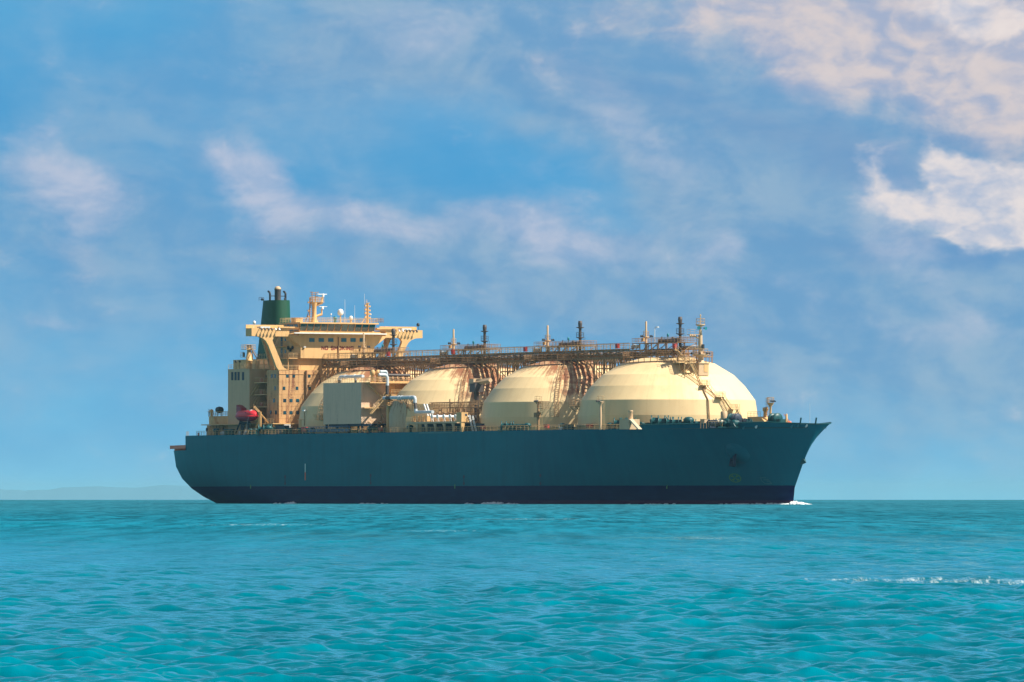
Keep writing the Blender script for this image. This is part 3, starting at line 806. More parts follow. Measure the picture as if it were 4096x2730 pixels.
def crown_platform():
    x0, x1 = -11.5, 8.5
    zc = PZ(1371, TANKX[0])
    m = MB()
    m.box(x0, x1, -2.6, 2.6, zc - .12, zc)
    for x in (x0 + .2, -8.2, -4.5, -.5, 3.2, x1 - .2):
        for y in (-2.5, 2.5):
            m.bar((x, y, 32.0), (x, y, zc - .1), .20)
        m.bar((x, -2.5, 33.6), (x, 2.5, zc - .2), .12)
    for a, b in ((x0, -8.2), (-8.2, -4.5), (-4.5, -.5), (-.5, 3.2), (3.2, x1)):
        m.bar((a, -2.55, 33.8), (b, -2.55, zc - .2), .12)
    o = m.build('crown_platform', STEEL, ship, (TANKX[0], 0, 0))
    railing_on(o, [(x0, -2.6, zc), (x1, -2.6, zc), (x1, 2.6, zc), (x0, 2.6, zc)], RAILR, closed=True, step=1.4)
    # rusty piping heart below
    m = MB()
    for k in range(7):
        y = -2.2 + k * .7; z = 33.9 + (k % 3) * .55
        m.pipe([(-9.5 + k * .4, y, z), (5.5 - (k % 2), y, z), (6.5 - (k % 2), y, 33.2)], .17, 8)
    for k in range(9):
        x = -8.5 + k * 1.8
        m.pipe([(x, -2.3, 33.2), (x, -2.3, 34.2 + (k % 3) * .4), (x, 2.2, 34.2 + (k % 3) * .4)], .13, 6)
        m.lathe([(.28, 0), (.28, .18), (.06, .2), (.06, .7), (.26, .72), (.26, .78)], 8, c=(x + .6, -2.1, 34.1 + (k % 2) * .3))
    m.build('cargo_piping', STEEL, o)
    # dark horizontal relief header joined to the vent mast
    zh = PZ(1364, TANKX[0]); m = MB()
    m.lathe([(.0, -3.6), (.52, -3.6), (.52, -3.35), (.38, -3.3), (.42, 1.0), (.6, 2.2), (.62, 5.2)], 14, axis='x', c=(0, 0, zh))
    m.lathe([(.42, 0), (.42, .12), (.14, .16), (.14, .7)], 8, c=(-2.6, 0, zh + .3)); m.lathe([(.3, 0), (.3, .5), (.1, .6)], 8, c=(2.2, 0, zh + .3))
    m.build('relief_header', DARK, o)
    m = MB(); m.lathe([(.10, 0), (.10, .55), (.22, .65), (.26, 1.0), (.2, 1.25), (.05, 1.35)], 10, c=(0, 0, zh + .35)); m.build('relief_valve', TEALB, o)
    # junction boxes and white liquid dome cover
    m = MB(); m.cbox((-7.2, -2.3, zc + .75), (1.0, .3, .7)); m.build('junction_box', CREAM, o)
    m = MB(); m.lathe([(.8, 0), (.8, .5), (.6, .85), (.0, .95)], 12, c=(-12.8, -1.2, CW + .05)); m.cbox((-11.2, -1.6, CW + .45), (1.3, .8, .8)); m.build('dome_cover', WHITE, o)
    # ring walkway round the crown
    m = MB(); N = 40; ri, ro = 8.9, 10.3
    for k in range(N):
        t0, t1 = 2 * math.pi * k / N, 2 * math.pi * (k + 1) / N
        vs = [(r * math.cos(t) , r * math.sin(t), z) for z in (33.30, 33.42) for r, t in ((ri, t0), (ro, t0), (ro, t1), (ri, t1))]
        m.add(vs, [(3, 2, 1, 0), (4, 5, 6, 7), (1, 2, 6, 5), (0, 4, 7, 3)])
        r = ro - .1
        m.bar((r * math.cos(t0), r * math.sin(t0), 31.6), (r * math.cos(t0), r * math.sin(t0), 33.4), .12)
    m.build('crown_walkway', STEEL, o)
    ring = [(ro * math.cos(2 * math.pi * k / 24), ro * math.sin(2 * math.pi * k / 24), 33.4) for k in range(24)]
    railing_on(o, ring, RAILR, name='walkway_railing', closed=True, step=1.3)
    return o
cp0 = crown_platform()
for x in TANKX[1:]: copy_part(cp0, ship, (x, 0, 0))

# ------------------------------------------------------------------ long catwalk with pipe rack
def catwalk():
    xa, xb = 60.5, 208.0
    ya, yb = -3.6, 1.0
    m = MB()
    m.box(xa, xb, ya, ya + 1.3, CW - .12, CW)                   # walkway grating
    m.box(xa, xb, ya - .02, ya + .18, 33.15, 33.65)             # lower beam
    m.box(xa, xb, yb - .18, yb + .02, 33.15, 33.65)
    m.box(xa, xb, ya - .03, ya + .12, CW - .32, CW - .14)
    m.box(xa, xb, yb - .12, yb + .03, CW - .32, CW - .14)
    n = int((xb - xa) / 2.9)
    for i in range(n + 1):
        x = xa + (xb - xa) * i / n
        for y in (ya + .05, yb - .05): m.bar((x, y, 33.4), (x, y, CW), .14)
        m.bar((x, ya, 33.5), (x, yb, 33.5), .14); m.bar((x, ya, 34.6), (x, yb, 34.6), .10)
        if i < n and i % 2 == 0:
            x2 = xa + (xb - xa) * (i + 1) / n
            m.bar((x, ya + .05, 33.5), (x2, ya + .05, CW - .2), .09)
            m.bar((x, yb - .05, CW - .2), (x2, yb - .05, 33.5), .09)
    o = m.build('catwalk', STEEL, ship)
    railing_on(o, [(xa, ya, CW), (xb, ya, CW)], RAIL, step=1.45, r=.05)
    railing_on(o, [(xa, ya + 1.3, CW), (xb, ya + 1.3, CW)], RAILR, step=2.1, r=.04, h=1.25)
    # tall stanchions of the cable rack rising through the rail
    m = MB()
    for i in range(n + 1):
        x = xa + .5 + (xb - xa) * i / n
        if x < xb: m.tube((x, ya - .1, 33.5), (x, ya - .1, CW + 1.35), .055, n=4)
    m.box(xa + .4, xb, ya - .16, ya - .04, 33.45, 33.55); m.box(xa + .4, xb, ya - .16, ya - .04, CW + 1.28, CW + 1.34)
    m.build('stanchion_row', STEEL, o)
    for k, (y, z, r, mat) in enumerate(((-3.1, 34.15, .20, STEEL), (-2.3, 34.0, .30, STEEL), (-1.2, 34.1, .36, STEEL), (0.0, 34.0, .26, STEEL),
                                         (-2.6, 34.95, .15, PIPEW), (-1.7, 34.9, .13, GREY), (-.8, 34.95, .17, STEEL), (.3, 34.95, .12, GREY))):
        m = MB(); xx = [xa + .3]
        while xx[-1] < xb - 20: xx.append(xx[-1] + 22.3)
        m.tube((xa + .3, y, z), (xb, y, z), r, n=8)
        for x in np.arange(xa + 3, xb, 5.6): m.lathe([(r, -.09), (r * 1.45, -.07), (r * 1.45, .07), (r, .09)], 8, axis='x', c=(x + k * .4, y, z))
        m.build('pipe_run', mat, o)
    # valves and small branch pipes scattered in the rack
    m = MB(); rnd = random.Random(3)
    for i in range(110):
        x = rnd.uniform(xa + 2, xb - 1); y = rnd.choice((-3.2, -2.3, -1.2, 0)); h = rnd.uniform(.4, 1.0)
        m.tube((x, y, 34.2), (x, y, 34.2 + h), .07, n=5)
        m.lathe([(.0, 0), (.24, .02), (.24, .08), (0, .1)], 8, c=(x, y, 34.2 + h))
    for i in range(46):
        x = rnd.uniform(xa + 2, xb - 3); z = rnd.uniform(33.9, 34.9)
        m.pipe([(x, -3.4, 33.6), (x, -3.4, z), (x + rnd.uniform(.8, 2.4), -3.4, z)], .07, 5)
    for y in (-3.2, -2.3, -1.2, 0): m.bar((xa + 1, y, 34.25), (xb, y, 34.25), .08)
    m.bar((xa + 1, -3.4, 33.62), (xb, -3.4, 33.62), .1)
    for k in range(20): m.bar((xa + 2 + k * 7, -3.4, 33.62), (xa + 2 + k * 7, 0, 34.25), .08)
    m.build('rack_valves', STEEL, o)
    return o
cw = catwalk()

# red fire boxes on the walkway
for px in (1290, 1554, 1812, 2102, 2470, 2698):
    xs_ = PX(px, -3.9)
    if px == 2698: xs_, yy, zz = PX(px, -3.2), -3.2, PZ(1388, 219)
    else: yy, zz = -3.95, CW + .62
    m = MB(); m.cbox((0, 0, 0), (1.0, .55, 1.0)); m.cbox((0, 0, .53), (1.15, .65, .08)); m.cbox((.0, -.29, 0), (.85, .04, .85)); m.cbox((.3, -.33, 0), (.06, .05, .2))
    o = m.build('fire_hose_box', REDB, ship, (xs_, yy, zz))

# ------------------------------------------------------------------ trestles carrying the catwalk between the domes
def trestle(xc, span=4.6):
    m = MB()
    for y in (-3.5, .9):
        prev = None
        for k in range(9):
            x = -span + k * span / 4
            r = min(abs(x + 22.35), abs(22.35 - x))
            zb = DECK if min(abs(-22.35 - x), abs(22.35 - x)) > 20.4 else tank_z(min(abs(-22.35 - x), abs(22.35 - x)))
            zb = DECK if abs(x) < 3 else zb
            m.bar((x, y, zb), (x, y, 33.3), .34 if k % 4 == 0 else .20)
            # arched head gusset
            for s in (-1, 1): m.bar((x, y, 32.0), (x + s * .9, y, 33.2), .15)
        for z0, z1 in ((17, 20.5), (20.5, 24), (24, 27.5), (27.5, 31)):
            w = 2.3 if z0 < 27 else 3.4
            m.bar((-w, y, z0), (w, y, z1), .15); m.bar((w, y, z0), (-w, y, z1), .15); m.bar((-w, y, z1), (w, y, z1), .16)
    for z in (20.5, 24, 27.5, 31):
        for x in (-2.3, 2.3): m.bar((x, -3.5, z), (x, .9, z), .15)
    # knee braces that spread to the domes
    for y in (-3.5, .9):
        for s in (-1, 1):
            for q in (7.5, 10.5, 14.5):
                xx = s * (22.35 - q)
                zt = tank_z(q)
                m.bar((xx, y, max(zt, 24)), (xx, y, 33.3), .18)
                m.bar((xx, y, max(zt, 24)), (xx - s * 2.3, y, 33.3), .12)
    return m.build('trestle', STEEL, ship, (xc, 0, 0))
t0 = trestle(196.6)
for xc in (152.0, 107.2): copy_part(t0, ship, (xc, 0, 0))
def aft_trestle():
    m = MB()
    for x in (63.5, 68.5, 74.5):
        zb = DECK if x < 64.5 else tank_z(max(0.1, 84.9 - x))
        for y in (-3.5, .9):
            m.bar((x, y, max(zb, DECK)), (x, y, 33.3), .42)
            m.bar((x, y, 30.3), (x + 3.0, y, 33.2), .2); m.bar((x, y, 30.3), (x - 2.5, y, 33.2), .2)
    for y in (-3.5, .9): m.bar((63.5, y, 20), (68.5, y, 31), .2); m.bar((63.5, y, 31), (68.5, y, 27), .2)
    return m.build('trestle', STEEL, ship)
aft_trestle()

# meridian service ladders and hoops on the three after domes, platforms on the starboard shoulder
def dome_ladder(xc, az, name='dome_ladder', r0=9.5, r1=20.2, mat=RAILR):
    m = MB(); a = R(az); d = Vector((math.cos(a), math.sin(a), 0)); w = Vector((-math.sin(a), math.cos(a), 0)) * .45
    zs = list(np.linspace(32.3, 20.0, 14)); prev = None
    for z in zs:
        r = tank_r(z) + .35; p = d * r + Vector((0, 0, z))
        if prev is not None:
            m.ladder(prev, p, w, .05, .5)
            for s in (-1, 1): m.tube(prev + w * s + d * .8, p + w * s + d * .8, .04, n=4, cap=False)
        for s in (-1, 1): m.tube(p + w * s - d * .5, p + w * s + d * .8, .04, n=4, cap=False)
        prev = p
    return m.build(name, mat, ship, (xc, 0, 0))
for xc in TANKX[1:3]: dome_ladder(xc, -38)
dome_ladder(TANKX[3], -75)

# ------------------------------------------------------------------ forward mast and stairs on the first dome
def fore_mast():
    xm = 219 + 14.7
    zt = PZ(1455, xm); zb = PZ(1496, xm)
    m = MB()
    m.box(xm - 2.6, xm + .9, -1.25, 1.35, zb - .4, zt)
    m.box(xm - 2.8, xm + 1.1, -1.4, 1.5, zt, zt + .14)
    o = m.build('mast_house', GREY, ship)
    m = MB(); m.cbox((xm + .93, .55, (zt + zb) / 2 + .1), (.1, .9, 1.7)); m.build('mast_house_door', CREAM, o)
    m = MB()
    m.lathe([(1.2, 0), (.85, .4), (.62, 1.0), (.55, PZ(1418, xm) - zt - .1)], 18, c=(xm - .5, 0, zt + .1))
    z1 = PZ(1418, xm)
    m.lathe([(.50, 0), (.48, 2), (.45, 4.2), (.36, 4.8), (.34, PZ(1322, xm) - z1)], 18, c=(xm - .5, 0, z1))
    fm = m.build('fore_mast', GREY, ship)
    m = MB()
    m.lathe([(.55, -.7), (1.6, -.25), (1.85, -.1), (1.85, .1), (.5, .12)], 20, c=(xm - .5, 0, z1)); m.build('mast_platform', GREY, fm)
    m = MB(); ring = [(xm - .5 + 1.75 * math.cos(k * math.pi / 5), 1.75 * math.sin(k * math.pi / 5), z1 + .1) for k in range(10)]
    m.rail(ring, 1.1, 3, .04, 2, closed=True); m.build('mast_railing', RAIL, fm)
    for k in range(6):
        t = -math.pi * .75 + k * math.pi * .28
        m = MB(); lamp_unit(m, (xm - .5 + 1.9 * math.cos(t), 1.9 * math.sin(t), z1 + .4), .24, (math.cos(t) * .7, math.sin(t) * .7, -.7)); m.build('floodlight', BLACK, fm)
    # upper crow platform
    z2 = PZ(1300, xm); z15 = PZ(1340, xm)
    m = MB(); m.lathe([(.2, -.5), (1.05, -.1), (1.1, .10), (.15, .12)], 16, c=(xm - .5, 0, z2)); m.tube((xm - .5, 0, z15), (xm - .5, 0, z2 - .4), .26, .2, n=12)
    m.build('crow_platform', GREY, fm)
    m = MB(); ring = [(xm - .5 + 1.0 * math.cos(k * math.pi / 4), 1.0 * math.sin(k * math.pi / 4), z2 + .1) for k in range(8)]
    m.rail(ring, 1.3, 3, .04, 2, closed=True); m.tube((xm - .5, 0, z2), (xm - .5, 0, z2 + 2.0), .10); m.lathe([(.14, 0), (.17, .3), (.08, .5)], 8, c=(xm - .5, 0, z2 + 1.9))
    m.build('mast_railing', RAIL, fm)
    # side arm to the left
    m = MB(); m.bar((xm - .5, 0, z15 - .9), (xm - .5, -2.6, z15), .22); m.box(xm - 1.2, xm + .2, -3.2, -.6, z15, z15 + .1)
    m.rail([(xm - 1.2, -3.1, z15 + .1), (xm + .2, -3.1, z15 + .1), (xm + .2, -.8, z15 + .1)], 1.1, 1.2, .035, 2)
    for k in range(3): lamp_unit(m, (xm + .2, -2.0 - k * .6, z15 - .1), .25, (.6, 0, -.6))
    m.build('lamp_arm', GREY, fm)
    # fog horns
    zh = PZ(1313, xm)
    for y, d in ((.45, (.8, .25, -.1)), (-.9, (.8, -.3, 0))):
        m = MB(); c = Vector((xm, y, zh)); d = Vector(d).normalized()
        m.tube(c, c + d * .6, .10, .2, n=10); m.tube(c + d * .6, c + d * .8, .2, .40, n=12)
        m.build('fog_horn', TEALB, fm)
    m = MB(); m.ladder((xm - 1.3, -.3, z1), (xm - 1.3, -.3, z15)); m.build('ladder', RAILR, fm)
    m = MB(); m.cbox((xm + .1, .3, PZ(1388, xm)), (.5, .5, 1.1)); m.build('control_box', BLACK, fm)
    # platform beside the house, carrying the stair heads
    m = MB(); zp = PZ(1452, 232)
    m.box(228.5, 234.6, -5.0, -2.2, zp - .1, zp)
    for x in (229, 232, 234.2):
        for y in (-4.8, -2.5): m.bar((x, y, tank_z(min(20.4, math.hypot(x - 219, y))) - .1), (x, y, zp), .16)
        m.bar((x, -4.8, zp - 2.2), (x, -2.5, zp - .1), .12)
    m.rail([(228.5, -5.0, zp), (234.6, -5.0, zp), (234.6, -2.3, zp)], 1.1, 1.3, .045, 3)
    m.box(230.0, 233.8, -4.6, -2.5, zp - 2.4, zp - 2.3)
    m.build('stair_head_platform', RAIL, ship)
    # stairs
    pts = [Vector((226.5, -2.8, PZ(1392, 226))), Vector((232.4, -3.0, zp)), ]
    m = MB(); m.stair(pts[0], pts[1], (0, .45, 0)); m.build('crown_stair', RAIL, ship)
    L0 = Vector((233.8, -3.6, zp)); L1 = Vector((219 + 18.3, -1.4, PZ(1541, 237))); L2 = Vector((219 + 20.2, 1.5, PZ(1588, 239)))
    L3 = Vector((219 + 21.2, 4.7, PZ(1637, 240))); L4 = Vector((219 + 21.6, 7.8, 17.2))
    m = MB()
    for a, b in ((L0, L1), (L1, L2), (L2, L3), (L3, L4)):
        d = (b - a); d.z = 0; d.normalize()
        w = Vector((-d.y, d.x, 0)) * .42
        m.stair(a + d * .5, b - d * .9, w)
    m.build('dome_stair', RAIL, ship)
    m = MB()
    for L in (L1, L2, L3):
        m.box(L.x - .7, L.x + .8, L.y - 1.0, L.y + .9, L.z - .1, L.z)
        m.rail([(L.x + .8, L.y - 1.0, L.z), (L.x + .8, L.y + .9, L.z)], 1.1, .6, .045, 3)
        m.rail([(L.x - .7, L.y - 1.0, L.z), (L.x - .7, L.y + .9, L.z)], 1.1, .6, .045, 3)
        for y in (-.7, .7): m.bar((L.x - 2.6, L.y + y, L.z - 1.9), (L.x + .6, L.y + y, L.z - .1), .12)
        m.box(L.x - 2.4, L.x - .7, L.y - .8, L.y + .8, L.z - .1, L.z - .02)
    m.build('stair_landing', RAIL, ship)
    # cable conduit running down the near face
    m = MB(); P0 = [(2812, 1543), (2815, 1560), (2820, 1575), (2833, 1600), (2836, 1650), (2840, 1712)]
    pts = []
    for px, py in P0:
        best = None
        for ys in np.arange(-18, 10, .1):
            x, y, z = P(px, py, ys=float(ys))
            r = math.hypot(x - 219, y)
            e = abs(r - (tank_r(z) + .25))
            if x > 219 and (best is None or e < best[0]): best = (e, (x, y, z))
        pts.append(best[1])
    m.pipe(pts, .16, 6)
    m.build('conduit', STEEL, ship)
fore_mast()

# white pipe and frame on the forward crown
m = MB(); z = PZ(1390, 228)
m.tube((222.5, 1.5, z), (231.5, 1.5, z), .42, n=12); m.build('white_cargo_pipe', WHITE, ship)
m = MB()
for x in (224, 226.5, 229, 231): m.bar((x, .9, 31.5), (x, .9, z), .16); m.bar((x, 2.1, 31.5), (x, 2.1, z), .16)
m.bar((223, .9, z - .5), (231.5, .9, z - .5), .14); m.bar((223, 2.1, z - 1.3), (231.5, 2.1, z - 1.3), .14)
m.rail([(222, -1.0, 33.2), (229, -1.0, 33.0)], 1.1, 1.2, .045)
m.build('pipe_support', CREAM, ship)
# second railing layers on the forward crown, street-like lamp
m = MB(); x = PX(2619, -2.5); zc = PZ(1371, 219)
m.pipe([(x, -2.5, zc), (x, -2.5, zc + 3.2), (x + 1.0, -2.5, zc + 3.6)], .07, 6); m.cbox((x + 1.1, -2.5, zc + 3.5), (.9, .4, .22)); m.build('crown_lamp', WHITE, ship)

# ------------------------------------------------------------------ accommodation
FX = 62.0                                       # front bulkhead
def F(px, py): 
    p = P(px, py, xs=FX); return p[1], p[2]
def window(parent, x, y, z, w, h, face='front', mat=GLASS):
    m = MB()
    if face == 'front':
        m.box(x - .02, x + .03, y - w / 2 - .07, y + w / 2 + .07, z - h / 2 - .07, z + h / 2 + .07)
        f = m.build('window', CREAM_R, parent)
        m = MB(); m.box(x + .034, x + .05, y - w / 2, y + w / 2, z - h / 2, z + h / 2)
        m.build('window', mat, parent); bpy.data.objects.remove(f)
    else:
        m.box(x - w / 2, x + w / 2, y - .05, y - .01, z - h / 2, z + h / 2)
        m.build('window', mat, parent)

WT = PZ(1313, FX, -24)      # wing top  ~42.85
WB = PZ(1345, FX, -24)      # wing bottom ~40.8
HH = 10.35                  # half width of the tower
def accommodation():
    # lower block
    m = MB(); yl = 16.4
    ztop = PZ(1480, FX, -16)
    m.box(FX - 6.2, FX, -yl, yl, DECK, ztop)
    m.box(FX - 18, FX - 6.2, -11.5, 11.5, DECK, ztop - .05)
    m.box(FX, FX + .12, -yl, yl, ztop - 1.1, ztop - .95)
    for z in (29.7, 26.7, 23.7, 20.7): m.box(FX, FX + .035, -yl, yl, z - .03, z + .03); m.box(FX - 6.2, FX, -yl - .035, -yl, z - .03, z + .03)
    low = m.build('accommodation_block', CREAM_R, ship)
    for py, pxs in ((1504.6, (1149.5, 1175, 1237)), (1554, (1136, 1188, 1238)), (1603, (1139, 1164, 1190)), (1651.6, (1139, 1164, 1190))):
        for px in pxs:
            y, z = F(px, py); window(low, FX, y, z, .72 if py < 1600 else .85, .82)
        for y in (3, 6, 9, 12): window(low, FX, y, z, .75, .82)
    for py, pxs in ((1505, (1088, 1101)), (1554, (1101,)), (1603, (1096,)), (1651, (1084, 1104))):
        for px in pxs:
            p = P(px, py, ys=-yl); window(low, p[0], -yl, p[2], .9, .95, 'side')
    # vertical downpipe on the front
    m = MB(); y, _ = F(1223, 1500)
    m.tube((FX + .3, y, 18), (FX + .3, y, 32.5), .26, n=8)
    for z in (20, 24.5, 29): m.tube((FX, y, z), (FX + .3, y, z), .12); m.tube((FX + .3, y, z), (FX + .3, y + 1.2, z), .2)
    m.build('downpipe', STEEL, low)
    # balconies beside the block, starboard
    for k, py in enumerate((1531, 1579, 1628)):
        z = P(1040, py, ys=-14)[2]; m = MB()
        pts = [(FX - 17.5, -11.4), (FX - 6.25, -11.4), (FX - 6.25, -15.9), (FX - 8, -16.2), (FX - 14.5, -15.6), (FX - 17.5, -13.6)]
        m.prism_xy(pts, z - .18, z)
        o = m.build('balcony', CREAM, low)
        railing_on(o, [(FX - 6.4, -15.9, z), (FX - 8, -16.1, z), (FX - 14.5, -15.5, z), (FX - 17.4, -13.6, z)], RAIL, step=1.1)
        m = MB()
        m.stair((FX - 13, -13.2, z), (FX - 9, -13.2, z + 2.9), (0, .4, 0)); m.build('ladder', RAIL, o)
        m = MB(); m.box(FX - 9.2, FX - 8.2, -11.56, -11.5, z + .1, z + 2.1); m.build('door', BLUE if k < 2 else TEAL, o)
        for x in (FX - 15.8, FX - 12.5): window(low, x, -11.5, z + 1.5, .6, .9, 'side')
        m = MB(); m.cbox((FX - 11.4, -15.2, z + .55), (.8, .3, .8)); m.build('life_buoy_box', REDB, o)
    # recess deck between the lower block and the tower
    m = MB(); z35 = PZ(1432, FX, -10)
    m.box(FX - 16, FX - .6, -HH - 3.0, HH + 3.0, z35 - .22, z35)
    m.box(FX - 15.5, FX - 1.2, -HH + .05, HH - .05, ztop, z35 - .22)
    for x in (FX - 14, FX - 8, FX - 1.3):
        for s in (-1, 1): m.bar((x, s * (HH + 2.8), ztop), (x, s * (HH + 2.8), z35 - .2), .2)
    t = m.build('tower_base_deck', CREAM, ship)
    railing_on(t, [(FX - 16, -HH - 3, z35), (FX - .6, -HH - 3, z35), (FX - .6, HH + 3, z35)], RAIL, step=1.3)
    railing_on(t, [(FX - 17, -yl + .2, ztop), (FX - .2, -yl + .2, ztop), (FX - .2, -HH, ztop)], RAIL, step=1.3, name='lower_railing')
    # tower with flared head
    m = MB()
    zf = PZ(1386, FX, -HH)
    w2 = 13.6
    pts = [(-HH, z35 - .1), (HH, z35 - .1), (HH, zf), (w2, WB), (w2, WB + .4), (-w2, WB + .4), (-w2, WB), (-HH, zf)]
    m.prism_yz(pts, FX - 3.0, FX)
    m.box(FX - 15, FX - 3.0, -HH, HH, z35, WB + .3)
    tower = m.build('bridge_tower', CREAM, ship)
    for px in (1247, 1285, 1323, 1375, 1412, 1449):
        y, z = F(px, 1361); window(tower, FX, y, z, 1.5, .95, mat=BLUEGLASS)
    for px, py in ((1141.5, 1358), (1141.5, 1407)):
        p = P(px, py, ys=-HH); window(tower, p[0], -HH, p[2], .75, .9, 'side')
    for px in (1127,):
        for py in (1367, 1411):
            p = P(px, py, ys=-HH); m = MB(); m.box(p[0] - .45, p[0] + .45, -HH - .05, -HH, p[2] - 1.2, p[2] + 1.1); m.build('door', BLUEGLASS, tower)
    m = MB(); zz = PZ(1386.5, 52, -HH)
    m.box(FX - 14.5, FX - 6.5, -HH - 1.8, -HH, zz - .18, zz); o = m.build('side_balcony', CREAM, tower)
    railing_on(o, [(FX - 14.5, -HH - 1.8, zz), (FX - 6.5, -HH - 1.8, zz), (FX - 6.5, -HH - .1, zz)], RAIL, step=1.2)
    m = MB(); m.stair((FX - 13.5, -HH - 1, zz), (FX - 9.5, -HH - 1, zz + 3.4), (0, .35, 0)); m.build('ladder', RAIL, o)
    m = MB()
    for k in range(3): m.lathe([(.0, 0), (.45, .05), (.45, .3), (0, .35)], 12, axis='y', c=(FX - 6.2 + k * 1.1, -HH - .35, PZ(1393, 55, -HH) - (k % 2) * .5))
    m.build('loudspeaker', BLACK, tower)
    # central pipe and letters
    m = MB(); m.tube((FX + .2, .15, z35), (FX + .2, .15, WB), .13, n=8); m.build('downpipe', STEEL, tower)
    m = MB(); y, z = F(1216, 1389); m.cbox((FX + .25, y, z), (.4, .6, .22)); m.build('deck_lamp', WHITE, tower)
    letters(tower)
    # strut legs and wings
    def strut(sgn, x0, x1, name='wing_strut'):
        out = [(1012, 1345), (1035, 1347), (1052, 1354), (1064, 1365), (1074, 1383), (1096, 1441), (1107, 1471), (1117, 1484)]
        inn = [(1160, 1484), (1146, 1478), (1137, 1473), (1130, 1464), (1124, 1448), (1104, 1398), (1093, 1372), (1090, 1361), (1095, 1351), (1104, 1345)]
        pts = [F(*p) for p in out + inn]
        m = MB(); m.prism_yz([(y if sgn < 0 else -y, z) for y, z in pts], x0, x1)
        return m
    for s in (-1, 1):
        # x0..x1 thickness along the ship
        m = strut(s, FX - .9, FX); m.build('wing_strut', CREAM, ship)
        m = MB(); pts = [P(px, py, xs=FX - 6)[1:] for px, py in ((1036, 1345), (1048, 1360), (1056, 1385), (1066, 1420), (1082, 1482), (1104, 1482), (1090, 1425), (1078, 1385), (1068, 1362), (1070, 1345))]
        m.prism_yz([(y * (1 if s < 0 else -1), z) for y, z in pts], FX - 6.4, FX - 5.8)
        ya_, yb2_ = sorted((s * 21.5, s * 13.6)); m.box(FX - 6.4, FX - 3.1, ya_, yb2_, WB + .5, WT - .3)
        m.build('rear_strut', CREAM_R, ship)
        m = MB()
        # wing box with rounded outer nose underside
        m.box(FX - 3.1, FX, s * 13.55 if s > 0 else -24, 24 if s > 0 else -13.55, WB, WT)
        m.box(FX - 3.1, FX - 3.0, s * 13.5 if s > 0 else -24, 24 if s > 0 else -13.5, WT, WT + .9)
        w = m.build('bridge_wing', CREAM, ship)
        for k, px in enumerate((1038, 1052.5, 1066, 1080, 1095, 1110)):
            y, z = F(px, 1317.5); y = y if s < 0 else -y
            mm = MB(); lamp_unit(mm, (FX + .95, y, z + .15), .28, (.35, 0, -1)); mm.bar((FX, y, z + .2), (FX + 1.0, y, z + .2), .14)
            mm.build('floodlight', WHITE if k > 3 else BLACK, w)
        mm = MB(); mm.box(FX - 2.6, FX - .6, min(s * 18.5, s * 21.2), max(s * 18.5, s * 21.2), WT + .02, WT + .45); mm.build('raft_canister', PIPEW, w)
        mm = MB(); mm.tube((FX - .5, s * 23.2, WT), (FX - .5, s * 23.0, WT + 1.0), .06); mm.lathe([(.0, 0), (.35, .1), (.42, .45), (.3, .8), (0, .95)], 10, c=(FX - .5, s * 23.0, WT + .9)); mm.build('searchlight', WHITE if s < 0 else BLACK, w)
        # open bulwark part between wing box and wheelhouse
        mm = MB()
        y0, y1 = sorted((s * 10.8, s * 16.6)); mm.box(FX - .35, FX + .10, y0, y1, WT - .25, WT + .45); mm.box(FX + .10, FX + .55, y0, y1, WT + .12, WT + .42)
        mm.build('wind_deflector', CREAM, w)
BLUEGLASS = paint('blue_reflecting_glass', (0.012, 0.12, 0.20, 1), 0.25, 0.2)

def letters(parent):
    G = {'N': [[(0, 0), (0, 1), (.8, 0), (.8, 1)]], 'O': [[(0, .15), (0, .85), (.15, 1), (.65, 1), (.8, .85), (.8, .15), (.65, 0), (.15, 0), (0, .15)]],
         'S': [[(.8, .85), (.65, 1), (.15, 1), (0, .85), (0, .62), (.15, .52), (.65, .48), (.8, .38), (.8, .15), (.65, 0), (.15, 0), (0, .15)]],
         'M': [[(0, 0), (0, 1), (.45, .35), (.9, 1), (.9, 0)]], 'K': [[(0, 0), (0, 1)], [(.8, 1), (0, .42)], [(.25, .6), (.8, 0)]],
         'I': [[(.1, 0), (.1, 1)]], 'G': [[(.8, .85), (.65, 1), (.15, 1), (0, .85), (0, .15), (.15, 0), (.65, 0), (.8, .15), (.8, .5), (.45, .5)]]}
    y0, _ = F(1287, 1390); y1, _ = F(1414, 1390)
    _, zb = F(1350, 1400); _, zt = F(1350, 1386.5)
    H = zt - zb
    text = 'NO SMOKING'; adv = []; x = 0
    for ch in text:
        adv.append(x); x += {' ': .75, 'I': .55, 'M': 1.35}.get(ch, 1.25)
    sc = (y1 - y0) / (x - .40)
    for ch, a in zip(text, adv):
        if ch == ' ': continue
        m = MB()
        for line in G.get(ch, []):
            for p, q in zip(line, line[1:]):
                A = Vector((0, y0 + (a + p[0]) * sc, zb + p[1] * H)); B = Vector((0, y0 + (a + q[0]) * sc, zb + q[1] * H))
                d = (B - A).normalized(); n = Vector((0, -d.z, d.y)) * .12
                A -= d * .05; B += d * .05
                m.add([(FX + .03, p_.y, p_.z) for p_ in (A - n, B - n, B + n, A + n)], [(0, 1, 2, 3)])
        m.build('sign_letter', LETTER, parent)
accommodation()

